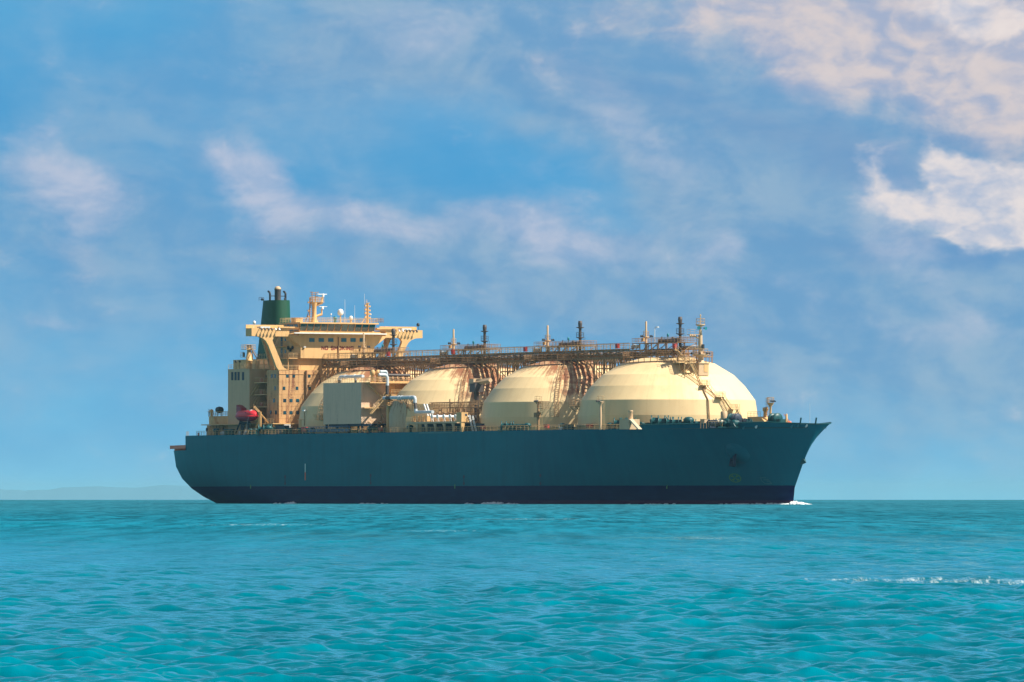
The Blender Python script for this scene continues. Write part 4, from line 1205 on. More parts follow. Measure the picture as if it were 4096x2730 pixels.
def wheelhouse():
    zs = PZ(1325, FX + 1); zr = PZ(1291, FX + 1)
    y0, y1 = PYs(1203, FX + 1.2), PYs(1504, FX + 1.2)
    m = MB()
    m.box(FX - 9, FX + .2, y0, y1, WB + .3, zr - .35)             # core
    # forward ledge / spray screen
    m.prism_yz([(y0 - 2.6, WT - 1.35), (y1 + 2.6, WT - 1.35), (y1 + 1.3, WT - .95), (y0 - 1.3, WT - .95)], FX - .5, FX + 2.3)
    o = m.build('wheelhouse', CREAM, ship)
    m = MB(); zl = PZ(1337, FX + 2)
    m.box(FX + .2, FX + 2.1, y0 - .8, y1 + .8, WT - .95, zs - .2); m.build('spray_bulwark', CREAM, o)
    m = MB(); m.box(FX + 2.1, FX + 2.4, y0 - 2.4, y1 + 2.4, WT - 1.25, WT - 1.0); m.build('front_ledge', WHITE, o)
    # windows, leaning outward at the top
    n = 11
    for i in range(n):
        a = y0 + (y1 - y0) * (i + .08) / n; b = y0 + (y1 - y0) * (i + .92) / n
        m = MB(); xb, xt = FX + .5, FX + 1.2; zb_, zt_ = zs + .05, zr - .42
        m.add([(xb, a, zb_), (xb, b, zb_), (xt, b, zt_), (xt, a, zt_), (xb - .08, a, zb_), (xb - .08, b, zb_), (xt - .08, b, zt_), (xt - .08, a, zt_)],
              [(0, 1, 2, 3), (7, 6, 5, 4), (0, 4, 5, 1), (2, 6, 7, 3)])
        m.build('bridge_window', GLASS, o)
    m = MB()
    for i in range(n + 1):
        y = y0 + (y1 - y0) * i / n; m.bar((FX + .55, y, zs - .1), (FX + 1.25, y, zr - .35), .09)
    for y in (y0, y1): m.bar((FX - 6, y, zs), (FX - 6, y, zr - .4), .2)
    m.build('window_mullion', CREAM, o)
    # side windows
    for s, yy in ((-1, y0), (1, y1)):
        for k in range(3):
            m = MB(); x = FX - 1.2 - k * 2.2
            m.box(x - .9, x + .9, yy - .05 if s < 0 else yy + .01, yy - .01 if s < 0 else yy + .05, zs + .05, zr - .5); m.build('side_window', GLASS, o)
    m = MB(); m.box(FX - 9.2, FX + 1.75, y0 - .5, y1 + .5, zr - .36, zr - .02); m.build('wheelhouse_roof', CREAM, o)
    railing_on(o, [(FX - 9, y0 - .3, zr), (FX + 1.4, y0 - .3, zr), (FX + 1.4, y1 + .3, zr), (FX - 9, y1 + .3, zr)], RAIL, step=1.5, closed=True)
    # after part seen at the left, lower bridge-wing cab
    m = MB(); ya = PYs(1186, FX - 4)
    m.box(FX - 7, FX - 3.0, ya - 1.5, y0 - .01, WT - .4, WT + .1); m.box(FX - 7, FX - 3, ya - 1.2, y0 - .01, zs + 1.35, zs + 1.55)
    for y in (ya - 1.1, ya + .6): m.bar((FX - 3.2, y, WT), (FX - 3.2, y, zs + 1.4), .15); m.bar((FX - 6.8, y, WT), (FX - 6.8, y, zs + 1.4), .15)
    m.build('wing_cab', CREAM_R, o)
    m = MB(); m.box(FX - 6.8, FX - 3.3, ya - .6, y0 - .02, zs + .0, zs + 1.3); m.build('cab_window', GLASS, o)
    m = MB(); m.box(FX - 6.2, FX - 3.8, ya - .3, ya + 1.6, zr + .05, zr + 1.0); m.box(FX - 6.3, FX - 3.7, ya - .4, ya + 1.7, zr + 1.0, zr + 1.12); m.build('roof_locker', CREAM, o)
    # radar mast
    zr0 = zr; xm = FX - 4; Y = lambda px: PYs(px, xm); Z = lambda py: PZ(py, xm)
    y = Y(1257)
    m = MB()
    m.lathe([(1.0, 0), (.70, .9), (.52, 2.0), (.56, Z(1226) - zr0), (.95, Z(1213) - zr0), (.9, Z(1210) - zr0)], 14, c=(xm, y, zr0))
    m.tube((xm, y + 2.1, Z(1212)), (xm, y + 2.3, Z(1190)), .3, .22); m.bar((xm, y + .6, Z(1222)), (xm, y + 2.3, Z(1211)), .5)
    m.bar((xm, y + .5, Z(1267)), (xm, y + 2.2, Z(1258)), .4); m.tube((xm, y + 2.1, Z(1258)), (xm, y + 2.1, Z(1238)), .2)
    rm = m.build('radar_mast', CREAM, ship)
    m = MB(); m.box(xm - 1.0, xm + 1.0, y - .9, y + 2.3, Z(1211), Z(1209)); m.rail([(xm + .95, y - .85, Z(1209)), (xm + .95, y + 2.2, Z(1209))], 1.1, .8, .05); m.rail([(xm - .95, y - .85, Z(1209)), (xm - .95, y + 2.2, Z(1209))], 1.1, .8, .05)
    m.build('mast_platform', CREAM, rm)
    m = MB(); m.bar((xm, y - .6, Z(1210)), (xm, y - .6, Z(1168)), .16); m.bar((xm, y + .3, Z(1210)), (xm, y + .3, Z(1172)), .14)
    for py in (1200, 1190, 1180, 1173): m.bar((xm, y - 1.0, Z(py)), (xm, y + 1.1, Z(py) + .1), .10)
    m.bar((xm, y - .9, Z(1175)), (xm, y - 1.2, Z(1166)), .08); m.bar((xm, y + .9, Z(1175)), (xm, y + 1.3, Z(1168)), .08)
    m.build('signal_yard', RAILR, rm)
    m = MB(); ya_, yb_ = Y(1265), Y(1302); m.box(xm + .4, xm + .75, ya_, yb_, Z(1180), Z(1177)); m.lathe([(.28, 0), (.28, .7), (.2, .8)], 10, c=(xm + .55, y + 2.2, Z(1189))); m.build('radar_scanner', WHITE, rm)
    m = MB(); m.box(xm + .3, xm + .6, y + 1.1, y + 3.3, Z(1229), Z(1227)); m.lathe([(.3, 0), (.3, .5), (.15, .6)], 10, c=(xm + .45, y + 2.1, Z(1238))); m.build('radar_scanner', WHITE, rm)
    m = MB(); yl = Y(1237)
    m.bar((xm, yl, zr0), (xm, yl + .3, Z(1192)), .25); m.bar((xm, yl + 1.0, zr0), (xm, yl + .9, Z(1205)), .2); m.bar((xm - .8, yl - .7, zr0), (xm, yl + .2, Z(1230)), .14)
    for k in range(14): m.bar((xm, yl, zr0 + .4 + k * .42), (xm, yl + 1.0, zr0 + .4 + k * .42), .08)
    for py in (1212, 1245, 1268): m.cbox((xm + .2, yl - .35, Z(py)), (.3, .35, .4))
    m.build('lamp_ladder', RAILR, rm)
    # domes and poles
    for px, yt, yb2, w, nm in ((1354, 1236, 1262, .75, 'satellite_dome'), (1396, 1263, 1280, .48, 'satellite_dome')):
        y = Y(px); h = Z(yt) - Z(yb2); m = MB()
        m.lathe([(w * .55, 0), (w * .95, h * .18), (w, h * .45), (w * .9, h * .72), (w * .55, h * .93), (0, h)], 18, c=(xm + 1, y, Z(yb2)))
        d = m.build(nm, WHITE, ship)
        m = MB(); m.tube((xm + 1, y, zr0), (xm + 1, y, Z(yb2) + .05), .2, .14); m.bar((xm + 1, y, zr0), (xm + 1, y + .7, zr0), .2); m.build('dome_post', CREAM, d)
    y = Y(1454); m = MB()
    m.bar((xm + 2, y, zr0), (xm + 2, y, Z(1211)), .5); m.bar((xm + 2, y - 1.6, zr0), (xm + 2, y - .2, Z(1262)), .18); m.cbox((xm + 2, y, Z(1212)), (.5, 1.1, .15))
    for py in (1222, 1238, 1252, 1268):
        m.cbox((xm + 2.1, y - .55, Z(py)), (.3, .4, .45)); m.cbox((xm + 2.1, y + .6, Z(py) - .2), (.3, .35, .4))
    for k in range(16): m.bar((xm + 2, y - .5, zr0 + .3 + k * .36), (xm + 2, y, zr0 + .3 + k * .36), .07)
    m.build('signal_mast', CREAM, ship)
    y = Y(1333); m = MB(); m.lathe([(.3, 0), (.3, .8), (.45, .9), (.5, 1.4), (.3, 1.6)], 10, c=(xm + 1, y, zr0)); m.build('magnetic_compass', TEALB, ship)
    y = Y(1486); m = MB(); m.box(xm + 3.5, xm + 4.2, y - .9, y + 1.1, zr0 + .5, zr0 + .62)
    for k in range(6): m.bar((xm + 4, y - .9 + k * .4, zr0 + .1), (xm + 4, y - .9 + k * .4, zr0 + 1.3), .09)
    m.bar((xm + 4, y - .9, zr0 + 1.0), (xm + 4, y + 1.1, zr0 + 1.0), .12); m.build('antenna_frame', STEEL, ship)
    for px, h in ((1313, 1.9), (1368, 5.8), (1407, 4.4), (1446, 7.3), (1471, 2.0)):
        y = Y(px); m = MB(); m.tube((xm + 1.5, y, zr0), (xm + 1.5, y, zr0 + h), .05, .03, n=5)
        if h < 2.5: m.lathe([(0, 0), (.18, .05), (.18, .35), (0, .4)], 8, c=(xm + 1.5, y, zr0 + h))
        m.build('whip_antenna', WHITE, ship)
wheelhouse()

def aft_block():
    # engine casing
    x0, x1 = PX(912, -16), PX(998, -16); zt = PZ(1480, x0, -16)
    m = MB(); m.box(x0, x1, -16, 16, DECK, zt); m.box(x0 - .1, x1 + .1, -16.1, 16.1, zt, zt + .12)
    c = m.build('engine_casing', GREY, ship)
    for px in (929.5, 942.5, 954.5, 972.5):
        p = P(px, 1505, ys=-16); m = MB(); m.box(p[0] - .52, p[0] + .52, -16.06, -16.0, PZ(1522, p[0], -16), PZ(1489, p[0], -16)); m.build('louvre', DKBLUE, c)
    railing_on(c, [(x0, -15.9, zt + .12), (x1, -15.9, zt + .12), (x1, 12, zt + .12)], RAIL, step=1.4)
    for px in (944, 959):
        x = PX(px, -15); m = MB(); m.tube((x, -15, zt), (x, -15, zt + 1.9), .06); m.lathe([(0, 0), (.3, .1), (.3, .5), (0, .6)], 8, c=(x, -15, zt + 1.7)); m.build('deck_lamp', BLACK, c)
    # filler block under the funnel
    m = MB(); x2, x3 = PX(1008, -8), PX(1062, -8); z2 = PZ(1440, x2, -8)
    m.box(x1 + .02, FX - 18.02, -11.2, 11.2, DECK, zt - .1); m.box(22, 46.5, -8, 8, zt, z2); m.box(46.5, 49.5, -8, -5.5, zt, z2 - .6); m.box(22, 46.6, -8.12, 8.12, z2, z2 + .1)
    m.build('funnel_base', CREAM, ship)
    # stair tower with exterior ladders in the corner
    m = MB()
    for k, z in enumerate((22.5, 25.7, 28.9)): m.stair((FX - 17, -15.3, z - 3), (FX - 13, -15.3, z), (0, .4, 0))
    m.stair((PX(1020, -13), -13, 31), (PX(1032, -13), -13, 35), (0, .4, 0)); m.build('outer_stair', RAIL, ship)
    # funnel
    xf = 30.0; zb = z2; ztp = PZ(1203, xf)
    m = MB(); n = 40; K = 12; vs = []
    for k in range(K + 1):
        t = k / K; z = zb + (ztp - zb) * t
        a = 5.9 + (4.0 - 5.9) * t; b = 3.4 + (2.8 - 3.4) * t; cx = xf - 1.2 + 1.2 * t
        for i in range(n):
            th = 2 * math.pi * i / n; cth, sth = math.cos(th), math.sin(th)
            e = .8
            vs.append((cx + a * math.copysign(abs(cth) ** e, cth), b * math.copysign(abs(sth) ** e, sth), z))
    m.add(vs, [(k * n + i, k * n + (i + 1) % n, (k + 1) * n + (i + 1) % n, (k + 1) * n + i) for k in range(K) for i in range(n)], True)
    m.add(vs[-n:], [tuple(range(n))])
    f = m.build('funnel', GREEN, ship)
    Y = lambda px: PYs(px, xf); Z = lambda py: PZ(py, xf)
    yc = 0.2; m = MB(); w = .80; h = Z(1158) - ztp
    m.lathe([(w, 0), (w, h * .93), (w * 1.1, h)], 18, c=(xf, Y(1111), ztp)); m.build('exhaust_pipe', DARK, f)
    m = MB(); m.lathe([(w * 1.0, h - .15), (w * 1.06, h + .1), (w * .95, h + .42), (w * .5, h + .72), (0, h + .8)], 18, c=(xf, Y(1111), ztp)); m.build('exhaust_cowl', GREY, f)
    for px in (1080, 1142):
        y = Y(px); m = MB(); hh = Z(1172) - ztp
        m.pipe([(xf, y, ztp - .2), (xf, y, ztp + hh), (xf - .9, y, ztp + hh + .35)], .27, 8); m.build('exhaust_pipe', BLACK, f)
    m = MB(); m.bar((xf, Y(1080), Z(1185)), (xf, Y(1142), Z(1185)), .14); m.rail([(xf - 3.2, Y(1060), ztp), (xf - 3, Y(1078), ztp)], .8, .8, .05, 2); m.build('pipe_stay', BLACK, f)
    m = MB(); m.lathe([(.3, 0), (.45, .3), (.3, .5), (0, .6)], 8, c=(xf - 2.5, Y(1068), ztp)); m.lathe([(.2, 0), (.2, .6), (0, .8)], 8, c=(xf + .5, Y(1135), ztp)); m.build('funnel_vent', BLACK, f)
    # provisions crane pedestal
    yb = -14.0; x = PX(996, yb); Zc = lambda py: PZ(py, x, yb)
    m = MB(); m.lathe([(.82, 0), (.82, Zc(1446) - zt), (.92, Zc(1445) - zt), (.92, Zc(1442) - zt), (.8, Zc(1441) - zt), (.48, Zc(1404) - zt), (.55, Zc(1392) - zt), (.35, Zc(1388) - zt)], 16, c=(x, yb, zt))
    cr = m.build('crane_pedestal', CREAM, ship)
    m = MB(); z = Zc(1398); m.box(x - 1.7, x + 1.0, yb - 1.3, yb + 1.3, z - .1, z); m.rail([(x - 1.7, yb - 1.3, z), (x + 1.0, yb - 1.3, z), (x + 1.0, yb + 1.3, z), (x - 1.7, yb + 1.3, z)], 1.1, 1, .05, 3, closed=True)
    z = Zc(1429); m.box(x - 2.6, x - .8, yb - 1.0, yb + .6, z - .08, z); m.rail([(x - 2.6, yb - 1, z), (x - 1.0, yb - 1, z)], 1.2, .8, .04, 3)
    m.build('crane_platform', RAIL, cr)
    m = MB(); m.cbox((x + .1, yb, Zc(1386)), (.8, .9, .7)); m.cbox((x - 2.0, yb - .4, Zc(1419)), (.4, .4, 1.1)); m.build('crane_motor', BLACK, cr)
    m = MB(); q = PX(1010, yb); m.bar((x + .9, yb, Zc(1392)), (q + 2.5, yb, Zc(1438)), .25); m.bar((x + 1.6, yb, Zc(1398)), (q, yb, Zc(1440)), .25); m.bar((x, yb + .8, Zc(1392)), (q + 4, yb, Zc(1440)), .12); m.build('crane_boom', STEEL, cr)
aft_block()

def poop_house():
    # two-tier deckhouse round the stern
    yb = -17.5
    xa = PX(820, -16); z1 = PZ(1703, xa, -18); z2 = PZ(1668, xa, -16)
    m = MB(); m.box(xa, FX + 1.5, yb + 2, -yb - 2, DECK, z1)
    h = m.build('poop_house', CREAM_R, ship)
    m = MB(); m.box(PX(807, -19), FX + 2, -19.2, 19.2, z1, z1 + .22); m.build('boat_deck', CREAM, h)
    m = MB(); xm = PX(930, -15); m.box(xa + .2, xm, -15, 15, z1 + .22, z2); m.box(xa, xm + .1, -15.1, 15.1, z2, z2 + .12); m.build('upper_deckhouse', CREAM, h)
    railing_on(h, [(xa, -15, z2 + .12), (xm + 4, -15, z2 + .12)], RAIL, step=1.3); railing_on(h, [(xa, -15, z2 + .12), (xa, 15, z2 + .12)], RAIL, step=1.3)
    railing_on(h, [(PX(1060, -19), -19, z1 + .2), (FX + 2, -19, z1 + .2)], RAIL, step=1.4)
    for px in (828, 894, 937):
        p = P(px, 1720, ys=yb + 2); m = MB(); m.lathe([(.0, 0), (.55, 0), (.55, .06)], 12, axis='y', c=(p[0], yb + 1.92, p[2])); m.build('porthole', DKBLUE, h)
    m = MB()
    for px in np.arange(835, 1110, 9.5): x = PX(px, yb + 1.9); m.bar((x, yb + 1.9, DECK), (x, yb + 1.9, z1), .12)
    m.build('wall_stiffener', CREAM_R, h)
    # stair and white panels
    m = MB(); m.stair((PX(862, -18.2), -18.2, DECK + .2), (PX(850, -18.2), -18.2, z1 + .2), (0, .35, 0)); m.stair((PX(869, -16.2), -16.2, z1 + .2), (PX(858, -16.2), -16.2, z2), (0, .3, 0)); m.build('boat_deck_stair', RAIL, h)
    for px in (955, 976): x = PX(px, -20.2); m = MB(); m.add([(x - 1, -20.2, DECK), (x + .6, -20.2, DECK), (x + 1.4, -20.0, DECK + 1.1), (x - .2, -20.0, DECK + 1.1), (x - 1, -20.3, DECK), (x + .6, -20.3, DECK), (x + 1.4, -20.1, DECK + 1.1), (x - .2, -20.1, DECK + 1.1)], [(0, 1, 2, 3), (7, 6, 5, 4), (0, 3, 7, 4), (1, 5, 6, 2)]); m.build('vent_hood', WHITE, ship)
    xp0, xp1 = PX(1136, -20.5), PX(1161, -20.5); m = MB(); m.box(FX + 2.2, FX + 2.5, PYs(1136, FX + 2.4), PYs(1162, FX + 2.4), DECK, z1 - .1); m.build('white_screen', WHITE, ship)
    m = MB(); ya, yb_ = PYs(1164, FX + 1.6), PYs(1192, FX + 1.6); m.box(FX + 1.52, FX + 1.6, ya, yb_, DECK, z1 - .3); m.build('dark_doorway', STEEL, ship)
    # searchlight, table-like black box on the top
    x = PX(878, -14); m = MB(); m.lathe([(.75, -.9), (.85, 0), (.75, .9)], 12, axis='x', c=(x, -14, z2 + 1.7)); m.tube((x - 1, -14, z2), (x - 1, -14, z2 + 1.3), .08); m.tube((x + 1, -14, z2), (x + 1, -14, z2 + 1.3), .08); m.build('hose_reel', BLACK, ship)
    x = PX(846, -14.4); m = MB(); m.lathe([(.35, 0), (.3, .9), (.5, 1.1), (.5, 1.5), (.2, 1.8)], 10, c=(x, -14.4, z2 + .1)); m.build('mushroom_vent', CREAM, ship)
    # davits for the lifeboat
    xd = PX(1043, -20)
    for dx, mt in ((0, CREAM), (-9.5, DKBLUE)):
        m = MB(); x = xd + dx
        m.bar((x, -20.2, DECK), (x, -20.2, PZ(1648, xd, -20)), .55); m.bar((x - 3.0, -20.4, DECK + .4), (x, -20.2, PZ(1670, xd, -20)), .32); m.bar((x + .2, -17.6, z1), (x, -20.2, PZ(1655, xd, -20)), .32)
        if dx == 0:
            m.bar((x - .2, -20.2, PZ(1650, xd, -20)), (PX(1018, -20.6), -20.6, PZ(1628, xd, -20)), .55)
            m.bar((x - .2, -20.2, PZ(1655, xd, -20)), (PX(1018, -20.6) + .6, -20.6, PZ(1628, xd, -20) - .2), .3)
            m.bar((x - .4, -20.2, PZ(1672, xd, -20)), (PX(1020, -20.6), -20.6, PZ(1686, xd, -20)), .3)
        else:
            m.bar((x, -20.2, PZ(1655, xd, -20)), (x + .5, -21, PZ(1690, xd, -21)), .4)
        m.build('lifeboat_davit', mt, ship)
    m = MB(); x = PX(985, -20.3)
    m.bar((x - 2, -20.3, DECK), (x - 1, -20.3, z1 + .5), .4); m.bar((x + 1.5, -20.3, DECK), (x + 1, -20.3, z1 + .5), .4); m.bar((x - 2.5, -20.8, z1 + .4), (x + 3, -20.8, z1 + .4), .35); m.build('boat_cradle', DKBLUE, ship)
    # awning and bitts on the low mooring deck
    m = MB(); b = stern_b(13.1) + .4
    z = PZ(1785, 3, -13)
    xl = list(np.linspace(-1.6, AFTX - .1, 8))
    L = [(x, -(half(max(x, .4), 13.0) + .15)) for x in xl] + [(x, half(max(x, .4), 13.0) + .15) for x in reversed(xl)]
    m.prism_xy(L, z, z + .12)
    for p, q in zip(L[:8], L[1:8]):
        m.add([(p[0], p[1] + .05, z - .75), (q[0], q[1] + .05, z - .75), (q[0], q[1] + .05, z), (p[0], p[1] + .05, z), (p[0], p[1] + .12, z - .75), (q[0], q[1] + .12, z - .75), (q[0], q[1] + .12, z), (p[0], p[1] + .12, z)], [(0, 1, 2, 3), (7, 6, 5, 4), (0, 4, 5, 1)])
    m.build('stern_awning', RUSTP, ship)
    m = MB()
    for x in np.linspace(.8, AFTX - 1, 6): m.bar((x, -half(x, 13) + .3, 12.9), (x, -half(x, 13) + .3, z), .25)
    m.box(.6, AFTX - 1, -.1, .1, 12.9, 13.05)
    for x in (1.5, 5.5, 9.5, 14): m.lathe([(.5, 0), (.5, .8), (.65, .9)], 10, c=(x, -half(x, 13) + .9, 12.95)); m.cbox((x + 1.4, -half(x, 13) + 1.2, 13.5), (1.0, .8, 1.1))
    m.build('awning_post', RUSTP, ship)
    railing_on(ship, [(AFTX + .2, -half(AFTX, 16.7) + .2, 16.6), (xa, -half(xa, 16.7) + .3, 16.6)], RAIL, name='stern_railing', step=1.1)
    m = MB(); m.tube((AFTX + .8, -17.2, 16.6), (AFTX + .8, -17.2, 17.5), .25); m.build('fire_hydrant', REDB, ship)
poop_house()

# ------------------------------------------------------------------ compressor house, manifold
def box_house():
    ya, yb = -22.6, -15.6
    x0, x1 = PX(1293, ya), PX(1445, ya); xm = .5 * (x0 + x1)
    zt = PZ(1532, xm, ya); zb = PZ(1697, xm, ya)
    m = MB(); m.box(x0, x1, ya, yb, zb, zt)
    zs = PZ(1617, xm, ya); m.box(x0 - .02, x1 + .02, ya - .035, yb, zs - .05, zs + .05)
    o = m.build('compressor_house', SHED, ship)
    m = MB()
    for x in (x0 + .6, x0 + 6, x0 + 12, x1 - .6):
        for y in (ya + .6, yb - .6): m.bar((x, y, DECK), (x, y, zb), .5)
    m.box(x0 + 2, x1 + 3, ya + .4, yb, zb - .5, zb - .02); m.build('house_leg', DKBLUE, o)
    railing_on(o, [(x0 + .1, ya + .1, zt), (x1 + 7, ya + .1, zt)], RAIL, step=1.2)
    # forward face extension: platform and stairs
    m = MB(); xe = x1 + 1.4
    m.box(x1, x1 + .4, yb, yb + 6.5, zb + 1, zt + .3)
    m.box(x1, x1 + 3.2, ya + .6, yb + 6.2, zt - .25, zt)                    # upper platform
    zc = PZ(1580, x1 + 1, -14)
    m.box(x1 + .4, x1 + 3.8, -16.5, -9.5, zc - .25, zc)                       # lower platform
    e = m.build('side_platform', CREAM, ship)
    railing_on(e, [(x1 + 3.2, ya + .6, zt), (x1 + 3.2, yb + 6.2, zt)], RAIL, step=1.1)
    railing_on(e, [(x1 + 3.8, -16.5, zc), (x1 + 3.8, -9.5, zc)], RAIL, step=1.0, name='lower_railing')
    m = MB(); m.stair((x1 + .8, ya + 1.0, zt - .1), (x1 + .8, ya + 5.2, zc - .8), (.4, 0, 0)); m.stair((x1 + 2.2, -16.6, zc), (x1 + 2.2, -21.2, zc - 4.6), (.4, 0, 0))
    m.stair((x1 + 1.0, -21.3, zb + .4), (x1 + 1, -17.3, zb - 2.2), (.4, 0, 0)); m.build('side_stair', RAIL, e)
    m = MB(); m.box(x1 + .1, x1 + 1.4, ya + .1, ya + 5.5, PZ(1636, xm, ya), PZ(1632, xm, ya)); m.build('lower_landing', CREAM, e)
    m = MB()
    for k in range(12):
        rr = random.Random(k); y = -20 + k * .9
        m.pipe([(x1 + 2 + rr.random() * 2, y, DECK), (x1 + 2 + rr.random() * 2, y, 18 + rr.random() * 4), (x1 + 5, y + .5, 18 + rr.random() * 4)], .16, 6)
    m.build('pump_piping', RAILR, e)
    # tan posts of ventilation heads on the roof
    for px in (1490, 1511):
        x = x1 + 1.8; y = PYs(px, x); m = MB()
        z0, z1_ = zt, PZ(1480, x, y)
        m.lathe([(.40, 0), (.40, z1_ - z0 - 1.3), (.64, z1_ - z0 - 1.2), (.64, z1_ - z0 - .5), (.4, z1_ - z0)], 14, c=(x, y, z0)); m.build('vent_head', CREAM, e)
    # white pipes
    zp = PZ(1508, x0 + 8, -19); m = MB()
    xa = PX(1358.5, -20); xb = PX(1452, -20)
    m.pipe([(xa, -20, zt - .1), (xa, -20, zp), (xb, -20, zp)], .40, 14)
    m.tube((xa + 8, -20, zt), (xa + 8, -20, zp), .26, n=10)
    for x in (xa + 3, xb - 4): m.lathe([(.40, -.12), (.52, -.1), (.52, .1), (.40, .12)], 14, axis='x', c=(x, -20, zp))
    m.build('vapour_pipe', PIPEW, ship)
    m = MB(); m.lathe([(.45, 0), (.45, .7)], 14, c=(xa, -20, zt)); m.lathe([(.3, 0), (.3, .6)], 12, c=(xa + 8, -20, zt)); m.build('pipe_bellows', BLACK, ship)
    # elbow pipe at the forward corner
    xq = x1 + 3.0; yq = PYs(1549, xq); m = MB()
    m.pipe([(xq, PYs(1515, xq), PZ(1500, xq, yq)), (xq, yq, PZ(1500, xq, yq)), (xq, yq, PZ(1543, xq, yq))], .42, 14)
    m.pipe([(xq, PYs(1520, xq), PZ(1487, xq, yq)), (xq, PYs(1546, xq), PZ(1487, xq, yq)), (xq, PYs(1547, xq), PZ(1500, xq, yq))], .32, 12); m.build('vapour_pipe', PIPEW, ship)
    m = MB(); m.tube((xq, yq, PZ(1543, xq, yq)), (xq, yq, zc), .40, n=12); m.tube((xq, yq + .2, PZ(1501, xq, yq)), (xq, PYs(1640, xq), PZ(1502, xq, yq)), .34, n=10)
    m.build('dark_pipe', DARK, ship)
    # stowed accommodation ladder, blue, at the rail
    xa, xb = PX(1232, -23.0), PX(1396, -23.0); z = PZ(1724, 90, -23); m = MB()
    m.box(xa, xb, -23.1, -22.8, z - .28, z + .30); m.box(xa + 2, xb - 6, -23.25, -22.6, z + .30, z + .42)
    for k in range(16): x = xa + (xb - xa) * k / 15; m.bar((x, -22.9, z - .2), (x, -22.9, z + .9), .08)
    m.bar((xa, -22.9, z + .9), (xb, -22.9, z + .9), .09); m.build('accommodation_ladder', BLUE, ship)
    m = MB(); m.cbox((PX(1219, -22.6), -22.6, PZ(1720, 78, -22)), (2.4, .7, 1.2)); m.build('red_locker', REDB, ship)
    # small house, winch and lamp left of the compressor house
    m = MB(); x = PX(1197, -20); z = PZ(1682, 75, -20)
    m.box(x, PX(1250, -20), -20, -15, DECK, z); m.box(x - .7, PX(1290, -20), -20.3, -15, z, z + .15); o = m.build('side_house', CREAM, ship)
    railing_on(o, [(PX(1252, -20), -20.2, z + .1), (PX(1290, -20), -20.2, z + .1)], RAIL, step=1.0)
    x = PX(1256, -20); m = MB()
    for s in (-1.6, 1.6): m.lathe([(.0, 0), (1.0, 0), (1.0, .2), (0, .2)], 14, axis='x', c=(x + s, -19, z + 1.1))
    m.tube((x - 1.6, -19, z + 1.1), (x + 1.6, -19, z + 1.1), .5); m.build('hose_winch', CREAM, ship)
    x = PX(1218, -20.5); m = MB(); m.tube((x, -20.5, z - 1.4), (x, -20.5, z + 2.2), .1); m.build('lamp_post', STEEL, ship)
    m = MB(); m.cbox((x - .2, -20.5, z + 2.3), (1.1, .5, .35)); o2 = m.build('lamp_head', WHITE, bpy.data.objects[ [o_.name for o_ in ship.children if o_.name.startswith('lamp_post')][-1] ])
box_house()

